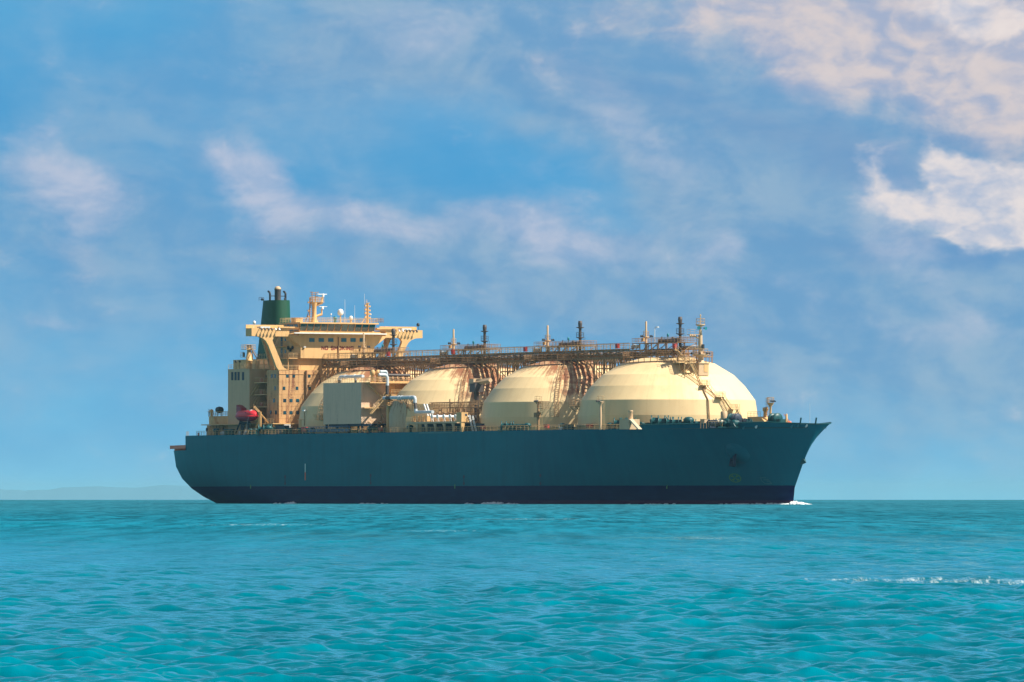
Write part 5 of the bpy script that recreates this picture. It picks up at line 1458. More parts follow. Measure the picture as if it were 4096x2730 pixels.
def manifold():
    ys = -22.8; x0, x1 = PX(1626, ys), PX(1872, ys); zp = PZ(1687, .5 * (x0 + x1), ys)
    m = MB(); m.box(x0, x1 - 5.3, ys, -14, zp - .45, zp)
    o = m.build('manifold_platform', GREY, ship)
    m = MB(); m.box(x0 + .5, x1 + 4, -19.0, -14.2, DECK, zp - .5); m.build('recess_shade_box', DKBLUE, o)  # dark box stands in for the shade in the recess under the platform
    for k in range(6):
        x = x0 + .6 + k * (x1 - x0 - 6) / 5.4
        m = MB(); m.prism_xz([(x - .2, DECK), (x + .25, DECK), (x + .25, zp - .5), (x - 1.0, zp - .5), (x - .3, zp - 1.4)], ys + .1, ys + .4); m.build('support_bracket', GREY, o)
    railing_on(o, [(x0, ys + .1, zp), (x0 + 9.5, ys + .1, zp)], RAIL, step=1.1)
    # yellow lit cabinets behind the railing
    for k in range(4): m = MB(); m.cbox((x0 + 1.4 + k * 2.2, -21.6, zp + .75), (1.1, .8, 1.3)); m.build('valve_cabinet', CREAM, o)
    # manifold flanges
    for px in (1734, 1756, 1781, 1806, 1827):
        x = PX(px, -21.5); m = MB(); z = PZ(1667, x, -21.5)
        m.tube((x, -22.0, z), (x, -16, z), .30, n=12); m.lathe([(.30, -.12), (.52, -.1), (.52, .1), (.30, .12)], 14, axis='y', c=(x, -21.9, z)); m.lathe([(.30, 0), (.46, .02), (.46, .2), (.30, .22)], 14, axis='y', c=(x, -20.6, z))
        f = m.build('manifold_pipe', WHITE, o)
        m = MB(); m.bar((x - .5, -21.8, zp), (x - .2, -21.8, z - .3), .16); m.bar((x + .5, -21.8, zp), (x + .2, -21.8, z - .3), .16); m.build('pipe_saddle', WHITE, f)
        m = MB(); m.lathe([(.5, -.1), (.55, .0), (.5, .1)], 12, c=(x, -20.2, z + .9)); m.tube((x, -20.2, z), (x, -20.2, z + 1.1), .12); m.tube((x, -19.2, z), (x, -19.2, z + 1.9), .2); m.build('valve_wheel', STEEL, f)
    # maze of small rails / pipes behind
    m = MB(); rr = random.Random(11)
    xa, xb = PX(1660, -17), PX(1965, -17)
    for z in (21.0, 22.4, 23.6): m.tube((xa + rr.random() * 6, -17, z), (xb, -17, z), .12, n=6)
    for i in range(60):
        x = rr.uniform(xa, xb); z = rr.uniform(20.5, 24.6); y = rr.uniform(-18.5, -15)
        m.bar((x, y, DECK + 1), (x, y, z), .13)
        if i % 3 == 0: m.pipe([(x, y, 19), (x, y, z - 1), (x + rr.uniform(1, 3), y, z - 1)], .15, 6)
    m.rail([(xa + 8, -17.5, 22.6), (xb, -17.5, 22.6)], 1.1, 1.2, .06, 3); m.rail([(PX(1935, -16), -19, 22.8), (PX(1975, -16), -19, 22.8)], 1.1, .8, .06, 3)
    m.build('manifold_piping', STEEL, o)
    # control cabin
    xk0, xk1 = PX(1845, ys), PX(1873, ys)
    m = MB(); xc = xk1 - 1
    y0, y1 = PYs(1846, xc), PYs(1872, xc)
    m.box(xc - 2.5, xc, y0, y1, zp + .1, PZ(1650, xc, y0)); m.box(xc - 2.6, xc + .15, y0 - .1, y1 + .15, zp - .25, zp + .1); m.prism_yz([(y0 + .1, DECK), (y0 + .75, DECK), (y0 + .9, zp - 1.0), (y0 + .8, zp - .25), (y0 - .1, zp - .25)], xc - .5, xc)
    k = m.build('control_cabin', CREAM, ship)
    m = MB(); m.box(xc, xc + .05, y1 - .75, y1 - .25, PZ(1664, xc, y0), PZ(1656, xc, y0)); m.build('window', DKBLUE, k)
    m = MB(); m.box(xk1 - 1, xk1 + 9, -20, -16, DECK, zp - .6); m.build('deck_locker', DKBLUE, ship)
    # slanted white loading arm struts / ladders
    for px0, py0, px1, py1 in ((1877, 1662, 1893, 1730), (1890, 1665, 1905, 1728)):
        a = P(px0, py0, ys=-22.2); b = P(px1, py1, ys=-22.2); m = MB(); m.ladder(a, b, (.25, 0, 0), .09, .5); m.build('boarding_ladder', WHITE, ship)
    for px0, py0, px1, py1 in ((1696, 1618, 1717, 1680), (1707, 1618, 1727, 1682)):
        a = P(px0, py0, ys=-20.2); b = P(px1, py1, ys=-20.2); m = MB(); m.tube(a, b, .2, n=8); m.build('boom_strut', WHITE, ship)
    # big white lagged pipe
    y = -20.8; Q = lambda px, py: P(px, py, ys=y)
    m = MB(); a = Q(1535, 1593); b = Q(1660, 1590); c = Q(1660, 1612)
    m.pipe([a, b, c], .42, 14)
    for px in (1597, 1608, 1645): q = Q(px, 1592); m.lathe([(.42, -.1), (.54, -.1), (.54, .1), (.42, .1)], 14, axis='x', c=q)
    d = Q(1663, 1636); e = Q(1663, 1650); f = Q(1731, 1649)
    m.pipe([d, e, f], .40, 14); m.build('liquid_pipe', PIPEW, ship)
    m = MB(); m.tube(c, d, .36, n=10); q = Q(1556, 1593); m.tube((q[0] - 1.1, q[1], q[2]), (q[0] + 1.1, q[1], q[2]), .47, n=12); m.build('pipe_bellows', DARK, ship)
    # support column under the pipe's after end, and small platform
    q = Q(1546, 1610); m = MB(); m.lathe([(.42, 0), (.36, 5.6), (.26, q[2] - DECK)], 14, c=(q[0], y + .4, DECK)); col = m.build('pipe_column', CREAM, ship)
    m = MB(); z = Q(1546, 1621)[2]; m.box(q[0] - 1.8, q[0] + 1.8, y - .6, y + 1.6, z - .15, z); m.rail([(q[0] - 1.8, y - .6, z), (q[0] + 1.8, y - .6, z)], 1.2, .7, .06, 3); m.rail([(q[0] + 1.8, y - .6, z), (q[0] + 1.8, y + 1.6, z)], 1.2, .7, .06, 3); m.build('column_platform', CREAM_R, col)
    m = MB(); rr = random.Random(5)
    for i in range(16): px = 1590 + i * 4.5; a = Q(px, 1596); m.bar(a, (a[0] + rr.uniform(-1.5, 1.5), a[1] + 1.0, a[2] - rr.uniform(1.5, 3.0)), .14)
    m.build('pipe_hanger', STEEL, ship)
    xs0, xs1 = PX(1556, -20.2), PX(1624, -20.2); m = MB(); N = 14; zt_ = PZ(1606, xs0, -20); vs = []
    for k in range(N + 1):
        x = xs0 + (xs1 - xs0) * k / N; yy = -20.2 - 1.6 * math.sin(math.pi * k / N)
        for zz_ in (DECK, zt_ - 3, zt_): vs.append((x, yy + (1.2 if zz_ == zt_ else 0), zz_))
    m.add(vs, [(k * 3 + j, (k + 1) * 3 + j, (k + 1) * 3 + j + 1, k * 3 + j + 1) for k in range(N) for j in range(2)], True)
    m.box(xs0, xs1, -20.15, -17, DECK, zt_ - .2); m.build('streaked_casing', STREAK, ship)
    # hose crane with boom
    xh = PX(1905, -13); m = MB()
    zt = PZ(1530, xh, -13); m.lathe([(.7, 0), (.6, zt - DECK - 2), (.9, zt - DECK - 1.5), (.8, zt - DECK)], 14, c=(xh, -13, DECK)); m.cbox((xh, -13, PZ(1552, xh, -13)), (2.6, 2.2, 2.0))
    h = m.build('hose_crane', DARK, ship)
    m = MB(); a = Vector((xh - 1, -13, PZ(1533, xh, -13))); b = Vector(P(1962, 1522, ys=-12)); m.bar(a, b, .9, .9); m.bar(a + Vector((0, 0, 1.0)), b, .25); m.cbox(tuple(a + Vector((0, 0, .2))), (2.2, 1.6, 1.5)); m.build('crane_boom', GREY, h)
manifold()

# ------------------------------------------------------------------ starboard deck edge
def deck_post(px, ytop, kind):
    y = -22.0; x = PX(px, y); zt = PZ(ytop, x, y); m = MB(); H = zt - DECK
    m.lathe([(.34, 0), (.30, H * .25), (.36, H * .5), (.26, H * .8), (.22, H - .8), (.75, H - .15), (.78, H), (.2, H)], 14, c=(x, y, DECK))
    o = m.build('deck_light_post', GREY if kind else STEEL, ship)
    m = MB()
    for k in range(3): lamp_unit(m, (x - .6 + k * .6, y - .4, zt + .3), .22, (.1, -.6, -.6))
    m.build('floodlight', BLACK, o)
    m = MB(); ring = [(x + .75 * math.cos(k * math.pi / 3), y + .75 * math.sin(k * math.pi / 3), zt) for k in range(6)]
    m.rail(ring, 1.2, 2, .04, 2, closed=True); m.ladder((x + 1.5, y, DECK), (x + 1.5, y, zt), (.35, 0, 0), .045, .5); m.build('post_ladder', RAIL, o)
    if not kind:
        m = MB(); z = PZ(1635, x, y); m.box(x + .7, x + 3.3, y - .7, y + .9, z - .1, z); m.rail([(x + .7, y - .7, z), (x + 3.3, y - .7, z), (x + 3.3, y + .9, z)], 1.6, .9, .06, 4); m.cbox((x + .1, y - .3, PZ(1661, x, y)), (1.2, 1.2, 1.1)); m.build('post_platform', STEEL, o)
deck_post(2153, 1607, False)
deck_post(2402, 1607, True)
# cabinet + slanted chute near the forward tank
x = PX(2482, -21.5); m = MB(); z = PZ(1678, x, -21.5)
m.box(x, x + 4.2, -21.8, -19, DECK, z); m.lathe([(.55, 0), (.5, 1.6), (.6, 1.7), (.5, 2.0)], 12, c=(x + 2.9, -20.6, z)); m.build('deck_house', GREY, ship)
m = MB(); y0 = -21.7; m.add([(x + 4.3, y0, z), (x + 4.3, y0 + .9, z), (x + 8.3, y0 + .9, DECK), (x + 8.3, y0, DECK), (x + 4.3, y0, z - .4), (x + 4.3, y0 + .9, z - .4), (x + 7.6, y0 + .9, DECK), (x + 7.6, y0, DECK)], [(0, 3, 2, 1), (4, 5, 6, 7), (0, 4, 7, 3), (1, 2, 6, 5), (0, 1, 5, 4)])
m.build('hatch_slope', PALE, ship)
# platform on the near face of the forward dome
p = P(2565, 1625, ys=-12); 
m = MB(); a = R(-118); r = 20.6; bx, by, bz = 219 + r * math.cos(a), r * math.sin(a), PZ(1628, 205, -18)
m.cbox((bx, by - .6, bz), (3.0, 1.6, .15)); m.rail([(bx - 1.5, by - 1.4, bz), (bx + 1.5, by - 1.4, bz)], 1.6, .75, .06, 3); m.rail([(bx + 1.5, by - 1.4, bz), (bx + 1.5, by + .2, bz)], 1.6, .75, .06, 3); m.rail([(bx - 1.5, by - 1.4, bz), (bx - 1.5, by + .2, bz)], 1.6, .75, .06, 3); m.bar((bx - 1.2, by + .2, bz - 1.2), (bx - 1.2, by - 1.3, bz), .14); m.bar((bx + 1.2, by + .2, bz - 1.2), (bx + 1.2, by - 1.3, bz), .14)
m.build('inspection_platform', RAILR, ship)

# deck railing along the starboard and port edge
for s in (-1, 1):
    m = MB(); pts = []
    for x in list(np.linspace(AFTX + 9, 236, 60)): pts.append((x, s * (half(x, 16.7) - .25), 16.6))
    m.rail(pts, 1.15, 1.5, .055, 3); m.build('deck_railing', RAIL, ship)

def winch(w=2.0, r=.75, mat=TEAL):
    m = MB()
    m.tube((-w / 2, 0, r + .25), (w / 2, 0, r + .25), r * .5, n=12)
    for s in (-1, -.2, .6, 1): m.lathe([(0, -.06), (r, -.06), (r, .06), (0, .06)], 16, axis='x', c=(s * w / 2, 0, r + .25))
    m.cbox((w * .75, 0, .6), (w * .4, 1.0, 1.1)); m.cbox((0, 0, .12), (w * 1.6, 1.5, .24)); m.bar((-w / 2, -.5, 0), (-w / 2, 0, r + .2), .25); m.bar((w / 2, -.5, 0), (w / 2, 0, r + .2), .25)
    return m
def bollard():
    m = MB()
    for s in (-.7, .7): m.lathe([(.38, 0), (.34, .9), (.48, 1.0), (.48, 1.15), (.1, 1.2)], 12, c=(s, 0, 0))
    m.cbox((0, 0, .08), (2.4, .9, .16)); return m
def goose():
    m = MB(); m.lathe([(.35, 0), (.35, .8), (.62, .9), (.66, 1.25), (.4, 1.5), (0, 1.55)], 12); return m
W0 = winch().build('mooring_winch', TEAL, ship); B0 = bollard().build('bollard', TEAL, ship); G0 = goose().build('mushroom_vent', TEAL, ship)
used = {}
def place(o, px, y=-22.0, z=DECK - .1, sc=1.0, rz=0.0, mat=None):
    c = copy_part(o, ship) if used.get(o.name) else o
    used[o.name] = True
    x = PX(px, y)
    if x > 205: y = max(y, -(half(x, 16.6) - 1.3)); x = PX(px, y)
    sc *= 1.4; c.location = (x, y, z); c.scale = (sc, sc, sc); c.rotation_euler = (0, 0, rz)
for px, sc in ((2030, 1.0), (2486, 1.15), (2514, 1.15), (2640, 1.35), (2664, 1.2), (2696, 1.2), (2788, 1.0), (2860, 1.0), (1500, .9), (1060, 1.1)): place(W0, px, sc=sc, rz=1.0)
for px in (915, 1010, 1210, 2056, 2070, 2084, 2555, 2580, 2713, 2733, 2800, 920, 1150, 1240): place(B0, px, y=-22.2, rz=.2)
for px, sc in ((865, .9), (1075, 1.1), (2620, 1.3), (2473, .9), (2755, 1.35), (2110, .9), (2250, .8), (1480, .8), (1640, .9), (2440, .8)): place(G0, px, sc=sc)
# coloured small things on deck
def small(name, px, y, z0, size, mat, label=None):
    x = PX(px, y)
    if x > 205: y = max(y, -(half(x, 16.6) - 1.0)); x = PX(px, y)
    m = MB(); m.cbox((x, y, z0 + size[2] / 2), size); m.cbox((x, y, z0 + size[2] + .03), (size[0] + .1, size[1] + .1, .06)); m.bar((x - size[0] * .35, y - size[1] / 2 - .03, z0), (x - size[0] * .35, y - size[1] / 2 - .03, z0 + size[2]), .06)
    return m.build(name, mat, ship)
for px in (2186, 2356, 1932, 1523, 2361): small('fire_locker', px, -22.3, DECK + .55, (1.6, .6, .75), REDB)
for px in (2247, 2270, 2283): small('drum_rack', px, -22.0, DECK, (1.5, .8, 1.3), PIPEW if px == 2247 else BLACK)
small('deck_locker', 1130, -21, DECK, (4.5, 1.4, 2.2), DKBLUE); small('deck_locker', 1095, -21.5, DECK, (1.2, 1, 1.3), TEAL)
small('tool_box', 2817, -20, DECK + 1.3, (1.8, 1, .9), GREY); 
x = PX(2817, -19); m = MB()
for dx in (-1.2, 0, 1.2): m.bar((x + dx, -19.2, DECK), (x + dx, -19.2, DECK + 1.4), .14)
m.build('stand', STEEL, ship)
# white pillows (covered rafts) near the stern rail
for px in (893, 910): 
    x = PX(px, -20.6); m = MB(); m.lathe([(0, -1.1), (.35, -1.05), (.42, -.4), (.42, .4), (.35, 1.05), (0, 1.1)], 12, axis='x', c=(x, -20.6, DECK + .6)); m.cbox((x, -20.6, DECK + .12), (1.5, .7, .24)); m.build('life_raft', PIPEW, ship)

# ------------------------------------------------------------------ forecastle
def forecastle():
    FD = 16.8
    # cream ventilation cylinder
    y = -8; x = PX(2896, y); z1, z0 = PZ(1646, x, y), PZ(1682, x, y); m = MB()
    m.lathe([(.6, FD - z0), (.6, -.3), (.76, 0), (.76, z1 - z0 - .2), (.6, z1 - z0)], 18, c=(x, y, z0)); m.build('store_ventilator', GREY, ship)
    # twin chain/wire reels (green, purple-blue)
    for px, mt in ((2929, TEAL), (2946, DKBLUE)):
        y = -10; x = PX(px, y); z = PZ(1674, x, y); m = MB()
        for s in (-.5, .5): m.lathe([(.3, -.07), (1.1, -.07), (1.1, .07), (.3, .07)], 20, axis='x', c=(x + s, y, z))
        m.tube((x - .5, y, z), (x + .5, y, z), .55, n=14); m.bar((x - .6, y - .9, FD), (x - .6, y, z), .25); m.bar((x + .6, y + .9, FD), (x + .6, y, z), .25); m.build('wire_reel', mt, ship)
    # windlasses: clutter of drums across the deck
    for i, (px, y) in enumerate(((2868, -13), (2884, -12), (2902, -12.5), (2960, -8), (2975, -6), (2985, -4), (2850, -15), (2915, -11), (2940, -12))):
        m = winch(2.2, .95 if i % 2 else .75); o = m.build('windlass', TEAL if i % 3 else DKBLUE, ship); o.location = (PX(px, y), y, FD if PX(px, y) > 236 else DECK); o.rotation_euler = (0, 0, .7 + i * .2)
    # white rope on drums
    for px, y in ((2873, -13), (2885, -13), (2899, -12)):
        x = PX(px, y); m = MB(); m.lathe([(.3, -.35), (.62, -.3), (.62, .3), (.3, .35)], 14, axis='y', c=(x, y, 17.9)); m.build('rope_coil', ROPE, ship)
    # big anchor-chain drum
    y = 0; x = PX(3101, y); z = PZ(1676, x, y); m = MB()
    for s in (-1.0, 1.0): m.lathe([(.4, -.09), (1.3, -.09), (1.3, .09), (.4, .09)], 24, axis='x', c=(x + s, y, z))
    m.tube((x - 1, y, z), (x + 1, y, z), .85, n=18); m.cbox((x + 2.3, y, z - .8), (1.6, 1.6, 1.4)); m.bar((x - 1.2, y - 1.4, FD), (x - 1.2, y, z), .35); m.bar((x + 1.2, y + 1.4, FD), (x + 1.2, y, z), .35); m.build('mooring_drum', TEAL, ship)
    m = winch(2.4, .8); o = m.build('windlass', TEAL, ship); o.location = (PX(3120, 2), 2, FD); o.rotation_euler = (0, 0, .4)
    # cream deckhouse with sloping front
    y0, y1 = 0.5, 5.0; xa, xb = PX(3031, 2), PX(3063, 2); z = PZ(1668, xa, 2); m = MB()
    m.prism_xz([(xa - 2, FD), (xb + 4, FD), (xb + .2, z), (xa - 2, z)], y0, y1); m.build('bosun_store', CREAM, ship)
    railing_on(ship, [(xa - 2, .6, z), (xb, .6, z)], RAIL, name='store_railing', step=1.2)
    # round vent tower and platform column
    y = 2.0; x = PX(3061, y); m = MB(); z0 = PZ(1668, x, y); z1 = PZ(1630, x, y)
    m.lathe([(.45, 0), (.40, z1 - z0 - .9), (.60, z1 - z0 - .8), (.60, z1 - z0 - .1), (.3, z1 - z0)], 16, c=(x, y, z0)); m.build('vent_tower', CREAM, ship)
    x = PX(3082, y); z1 = PZ(1612, x, y); m = MB(); zb = FD
    m.lathe([(.8, 0), (.55, 1.4), (.27, 2.6), (.24, z1 - zb - .9), (.78, z1 - zb - .12), (.82, z1 - zb), (.2, z1 - zb)], 16, c=(x, y, zb)); c = m.build('signal_column', CREAM, ship)
    m = MB(); ring = [(x + .78 * math.cos(k * math.pi / 4), y + .78 * math.sin(k * math.pi / 4), z1) for k in range(8)]; m.rail(ring, 1.2, 2, .045, 3, closed=True)
    m.ladder((x - 1.1, y - .2, z0), (x - 1.1, y - .2, z1 + 1.1), (.4, 0, 0), .05, .5)
    for k in range(6): m.lathe([(.55, 0), (.6, 0), (.6, .05), (.55, .05)], 10, c=(x - 1.2, y, z0 + 1 + k * .6))
    m.build('column_railing', RAIL, c)
    m = MB()
    for k in range(4): lamp_unit(m, (x + .7, y - .5 + k * .35, z1 + .45), .18, (.8, 0, -.3))
    m.build('floodlight', BLACK, c)
    # davit posts
    y = 0; x = PX(3146, y); z1 = PZ(1656, x, y); m = MB(); m.lathe([(.28, 0), (.24, z1 - FD - .2), (.15, z1 - FD)], 12, c=(x, y, FD)); m.build('store_davit', CREAM, ship)
    x2 = PX(3136, y); m = MB(); m.bar((x2, y, PZ(1657, x2)), (x2 + 2.2, y + .4, FD + 1), .14); m.build('davit_arm', RUSTP, ship)
    for px in (3068, 3155): x = PX(px, 1); m = MB(); m.lathe([(.1, -.5), (.7, -.4), (.8, .0), (.7, .4), (.1, .5)], 12, axis='y', c=(x, 1, FD + .8)); m.build('chain_stopper', BLACK if px == 3068 else RUSTP, ship)
    m = MB(); x = PX(3089, -1); m.lathe([(.9, 0), (.8, .5), (.3, .7), (0, .72)], 14, c=(x, -1, FD + .1)); m.build('hawse_cover', WHITE, ship)
    # roller posts on the bulwark and a whip aerial
    for px in (3201, 3246): q = on_side(px, 1692); m = MB(); m.bar((q[0], q[1], 17.4), (q[0] + .4, q[1], 18.9), .3); m.build('bulwark_roller', TEAL, ship)
    q = on_side(3250, 1692); m = MB(); m.tube((q[0], q[1] + .3, 17.6), (q[0], q[1] + .3, 20.4 + 1.6), .05, .03); m.build('jack_staff', PIPEW, ship)
    railing_on(ship, [(PX(2880, -14), -17, 17.0), (PX(2935, -12), -15, 17.0)], RAIL, name='forecastle_railing', step=1.4)
forecastle()

# ------------------------------------------------------------------ lifeboat (hangs in its davits)
def to_world(p): return ship.matrix_basis @ Vector(p)
SHIP_M = Matrix.Translation(ship.location) @ Matrix.Rotation(-R(60), 4, 'Z')
def lifeboat():
    ctr = P(987, 1664, ys=-21.3)
    e = bpy.data.objects.new('lifeboat', None); COL.objects.link(e)
    e.location = SHIP_M @ Vector((ctr[0], ctr[1], ctr[2] - 1.4)); e.rotation_euler = (0, 0, -R(60))
    e['label'] = 'bright red enclosed lifeboat hanging in its davits beside the stern deckhouse'; e['category'] = 'lifeboat'
    L = 4.6
    def body(z0f, prof, name, mat, par):
        m = MB(); n = 21; k = len(prof); vs = []
        for i in range(n):
            t = -1 + 2 * i / (n - 1); taper = (1 - abs(t) ** 4.5) ** .5 if abs(t) < 1 else 0
            taper = max(.04, taper)
            for w, z, flat in prof:
                vs.append((t * L * (1 - .04 * (z < .8)), w * taper, z0f(t, z, taper, flat)))
        fs = []
        for i in range(n - 1):
            for j in range(k): fs.append((i * k + j, (i + 1) * k + j, (i + 1) * k + (j + 1) % k, i * k + (j + 1) % k))
        m.add(vs, fs, True); m.add(vs[:k], [tuple(range(k))]); m.add(vs[-k:], [tuple(range(k - 1, -1, -1))])
        return m.build(name, mat, par)
    low = [(-1.45, 1.25, 0), (-1.3, .7, 0), (-.8, .2, 0), (0, 0, 0), (.8, .2, 0), (1.3, .7, 0), (1.45, 1.25, 0)]
    body(lambda t, z, tp, f: z + (1 - tp) * .7 * (1.25 - z), low, 'boat_hull', DKRED, e)
    up = [(-1.45, 1.25, 1), (1.45, 1.25, 1), (1.35, 1.9, 1), (1.0, 2.5, 1), (.4, 2.8, 1), (-.4, 2.8, 1), (-1.0, 2.5, 1), (-1.35, 1.9, 1)]
    body(lambda t, z, tp, f: 1.25 + (z - 1.25) * (.35 + .65 * tp), up, 'canopy', ORANGE, e)
    m = MB(); 
    for s in (-1, 1):
        pts = [(t * L * 1.01, s * 1.5 * max(.05, (1 - abs(t) ** 4.5) ** .5), 1.25) for t in np.linspace(-.995, .995, 15)]
        for a, b in zip(pts, pts[1:]): m.bar(a, b, .24)
    m.build('fender', ORANGE, e)
    m = MB(); m.prism_xz([(-4.1, 2.0), (-1.6, 2.5), (-1.6, 3.3), (-3.9, 4.1), (-4.1, 4.0)], -.75, .75); c = m.build('conning_tower', DKRED, e)
    for x in (1.6, 3.2): m = MB(); m.cbox((x, -1.18 if x < 2 else -.86, 2.15), (.5, .12, .35)); m.build('hatch_window', BLACK, e)
    m = MB(); m.cbox((2.7, -.35, 2.72), (.7, .6, .3)); m.build('hatch', WHITE, e)
    for x in (-3.6, 3.6): m = MB(); m.tube((x, 0, 2.2), (x, 0, 4.2), .06); m.build('lifting_hook', STEEL, e)
    m = MB(); m.tube((3.4, -1.3, 1.2), (2.0, -1.6, -3.6), .04, n=5); m.build('painter_line', PIPEW, e)
DKRED = paint('lifeboat_dark_red', (0.30, 0.012, 0.035, 1), 0.4, 0.3)
lifeboat()

# ------------------------------------------------------------------ anchor (housed against the bow)
def anchor():
    c = on_side(2951, 1832, off=1.0)
    e = bpy.data.objects.new('anchor', None); COL.objects.link(e)
    e.location = SHIP_M @ Vector(c); e.rotation_euler = (R(-12), 0, -R(60) - .32)
    e.scale = (1.15, 1.15, 1.15); e['label'] = 'dark stockless anchor housed against the starboard bow shell'; e['category'] = 'anchor'
    m = MB(); m.bar((0, .1, 1.4), (0, 0, -1.1), .42); m.build('shank', ANCH, e)
    m = MB(); m.prism_xz([(-1.5, -1.7), (1.5, -1.7), (1.2, -1.0), (.4, -.7), (-.4, -.7), (-1.2, -1.0)], -.35, .35); m.build('crown', ANCH, e)
    for s in (-1, 1):
        m = MB(); m.prism_xz([(s * .9, -1.5), (s * 1.75, -1.5), (s * 1.6, .0), (s * 1.15, .75), (s * 1.0, -.2)], -.28, .12); m.build('fluke', ANCH, e)
anchor()

# ------------------------------------------------------------------ people
def person(name, label, pos, face, top, bottom, head_mat, lean=0.0, arms='down'):
    """one skinned body; pos = ship coordinates of the feet"""
    J = {'pelvis': (0, 0, .95), 'waist': (0, 0, 1.10), 'chest': (.02 + lean * .15, 0, 1.32), 'neck': (.03 + lean * .28, 0, 1.50), 'head': (.05 + lean * .32, 0, 1.62), 'crown': (.05 + lean * .34, 0, 1.76)}
    E = [('pelvis', 'waist'), ('waist', 'chest'), ('chest', 'neck'), ('neck', 'head'), ('head', 'crown')]
    Rd = {'pelvis': .15, 'waist': .13, 'chest': .16, 'neck': .055, 'head': .095, 'crown': .07}
    for s, t in ((1, 'l'), (-1, 'r')):
        J['hip' + t] = (0, s * .10, .90); J['knee' + t] = (.03 * s, s * .11, .50); J['ankle' + t] = (-.02 + .03 * s, s * .12, .09); J['toe' + t] = (.16 + .03 * s, s * .14, .04)
        Rd['hip' + t] = .095; Rd['knee' + t] = .062; Rd['ankle' + t] = .042; Rd['toe' + t] = .035
        E += [('pelvis', 'hip' + t), ('hip' + t, 'knee' + t), ('knee' + t, 'ankle' + t), ('ankle' + t, 'toe' + t)]
        cx = J['chest'][0]
        J['sh' + t] = (cx, s * .20, 1.42); Rd['sh' + t] = .06
        if arms == 'rail': el, wr = (cx + .12, s * .26, 1.18), (cx + .38, s * .22, 1.12)
        else: el, wr = (cx - .02, s * .25, 1.14), (cx + .08, s * .26, .90)
        J['el' + t] = el; J['wr' + t] = wr; Rd['el' + t] = .042; Rd['wr' + t] = .027
        E += [('chest', 'sh' + t), ('sh' + t, 'el' + t), ('el' + t, 'wr' + t)]
        d = (Vector(wr) - Vector(el)).normalized(); palm = Vector(wr) + d * .07; J['pa' + t] = tuple(palm); Rd['pa' + t] = .03; E.append(('wr' + t, 'pa' + t))
        for k in range(4):
            o = Vector((0, (k - 1.5) * .02, 0)); ln = (.055, .07, .065, .05)[k]
            a, b = palm + o + d * .03, palm + o + d * (.03 + ln) + Vector((0, 0, -.02))
            J['f%d%s' % (k, t)] = tuple(a); J['g%d%s' % (k, t)] = tuple(b); Rd['f%d%s' % (k, t)] = .009; Rd['g%d%s' % (k, t)] = .008
            E += [('pa' + t, 'f%d%s' % (k, t)), ('f%d%s' % (k, t), 'g%d%s' % (k, t))]
        th = palm + Vector((.02, -s * .04, 0)) ; J['th' + t] = tuple(th + d * .03); Rd['th' + t] = .010; E.append(('pa' + t, 'th' + t))
    names = list(J); idx = {n: i for i, n in enumerate(names)}
    me = bpy.data.meshes.new(name + '_frame'); me.from_pydata([J[n] for n in names], [(idx[a], idx[b]) for a, b in E], [])
    tmp = bpy.data.objects.new('tmp', me); COL.objects.link(tmp)
    md = tmp.modifiers.new('skin', 'SKIN'); 
    for i, n in enumerate(names):
        me.skin_vertices[0].data[i].radius = (Rd[n], Rd[n]); me.skin_vertices[0].data[i].use_root = (n == 'pelvis')
    sb = tmp.modifiers.new('sub', 'SUBSURF'); sb.levels = 1; sb.render_levels = 1
    dg = bpy.context.evaluated_depsgraph_get(); ev = tmp.evaluated_get(dg)
    out = bpy.data.meshes.new_from_object(ev); bpy.data.objects.remove(tmp)
    out.materials.clear()
    for mt in (top, bottom, SKIN, BLACK): out.materials.append(mt)
    for p in out.polygons:
        c = p.center; p.use_smooth = True
        if c.z < .10: p.material_index = 3
        elif c.z < 1.0 and abs(c.y) < .21: p.material_index = 1
        elif c.z > 1.47: p.material_index = 2
        elif abs(c.y) > .2 and (c - Vector(J['wrl'])).length < .17 or (c - Vector(J['wrr'])).length < .17: p.material_index = 2
        else: p.material_index = 0
    e = bpy.data.objects.new(name, out); COL.objects.link(e)
    e.location = SHIP_M @ Vector(pos); e.rotation_euler = (0, 0, -R(60) + face)
    e['label'] = label; e['category'] = 'person'
    hx, hz = J['head'][0], 1.66
    m = MB(); m.lathe([(.112, -.01), (.115, .03), (.10, .08), (.06, .125), (0, .14)], 14, c=(hx - .01, 0, hz)); m.build('hair' if head_mat is BLACK else 'helmet', head_mat, e)
    m = MB(); m.lathe([(.0, 0), (.018, .01), (0, .035)], 6, c=(hx + .095, 0, 1.60)); m.build('nose', SKIN, e)
    for s in (-1, 1): m = MB(); m.lathe([(0, -.01), (.012, 0), (0, .01)], 6, c=(hx + .09, s * .034, 1.645)); m.build('eye', BLACK, e)
    m = MB(); m.cbox((hx + .088, 0, 1.575), (.012, .045, .010)); m.build('mouth', LETTER, e)
    return e
pz = PZ(1668, PX(837, -14.5), -14.5) + .12
person('person', 'person in white shirt and dark trousers standing at the stern deckhouse roof rail', (PX(837, -14.5), -14.5, pz), R(-80), SHIRT, TROUS, BLACK, 0.1, 'rail')
person('person', 'person in green overalls and orange helmet working on deck below the accommodation', (PX(1096, -21.9), -21.9, DECK - .1 + .55), R(-60), OVERALL, OVERALL, HAT, .5, 'rail')
m = MB(); xx = PX(1096, -21.9); m.cbox((xx, -21.9, DECK + .2), (1.6, 1.2, .5)); m.cbox((xx, -21.9, DECK + .48), (1.7, 1.3, .05)); m.build('step_platform', GREY, ship)

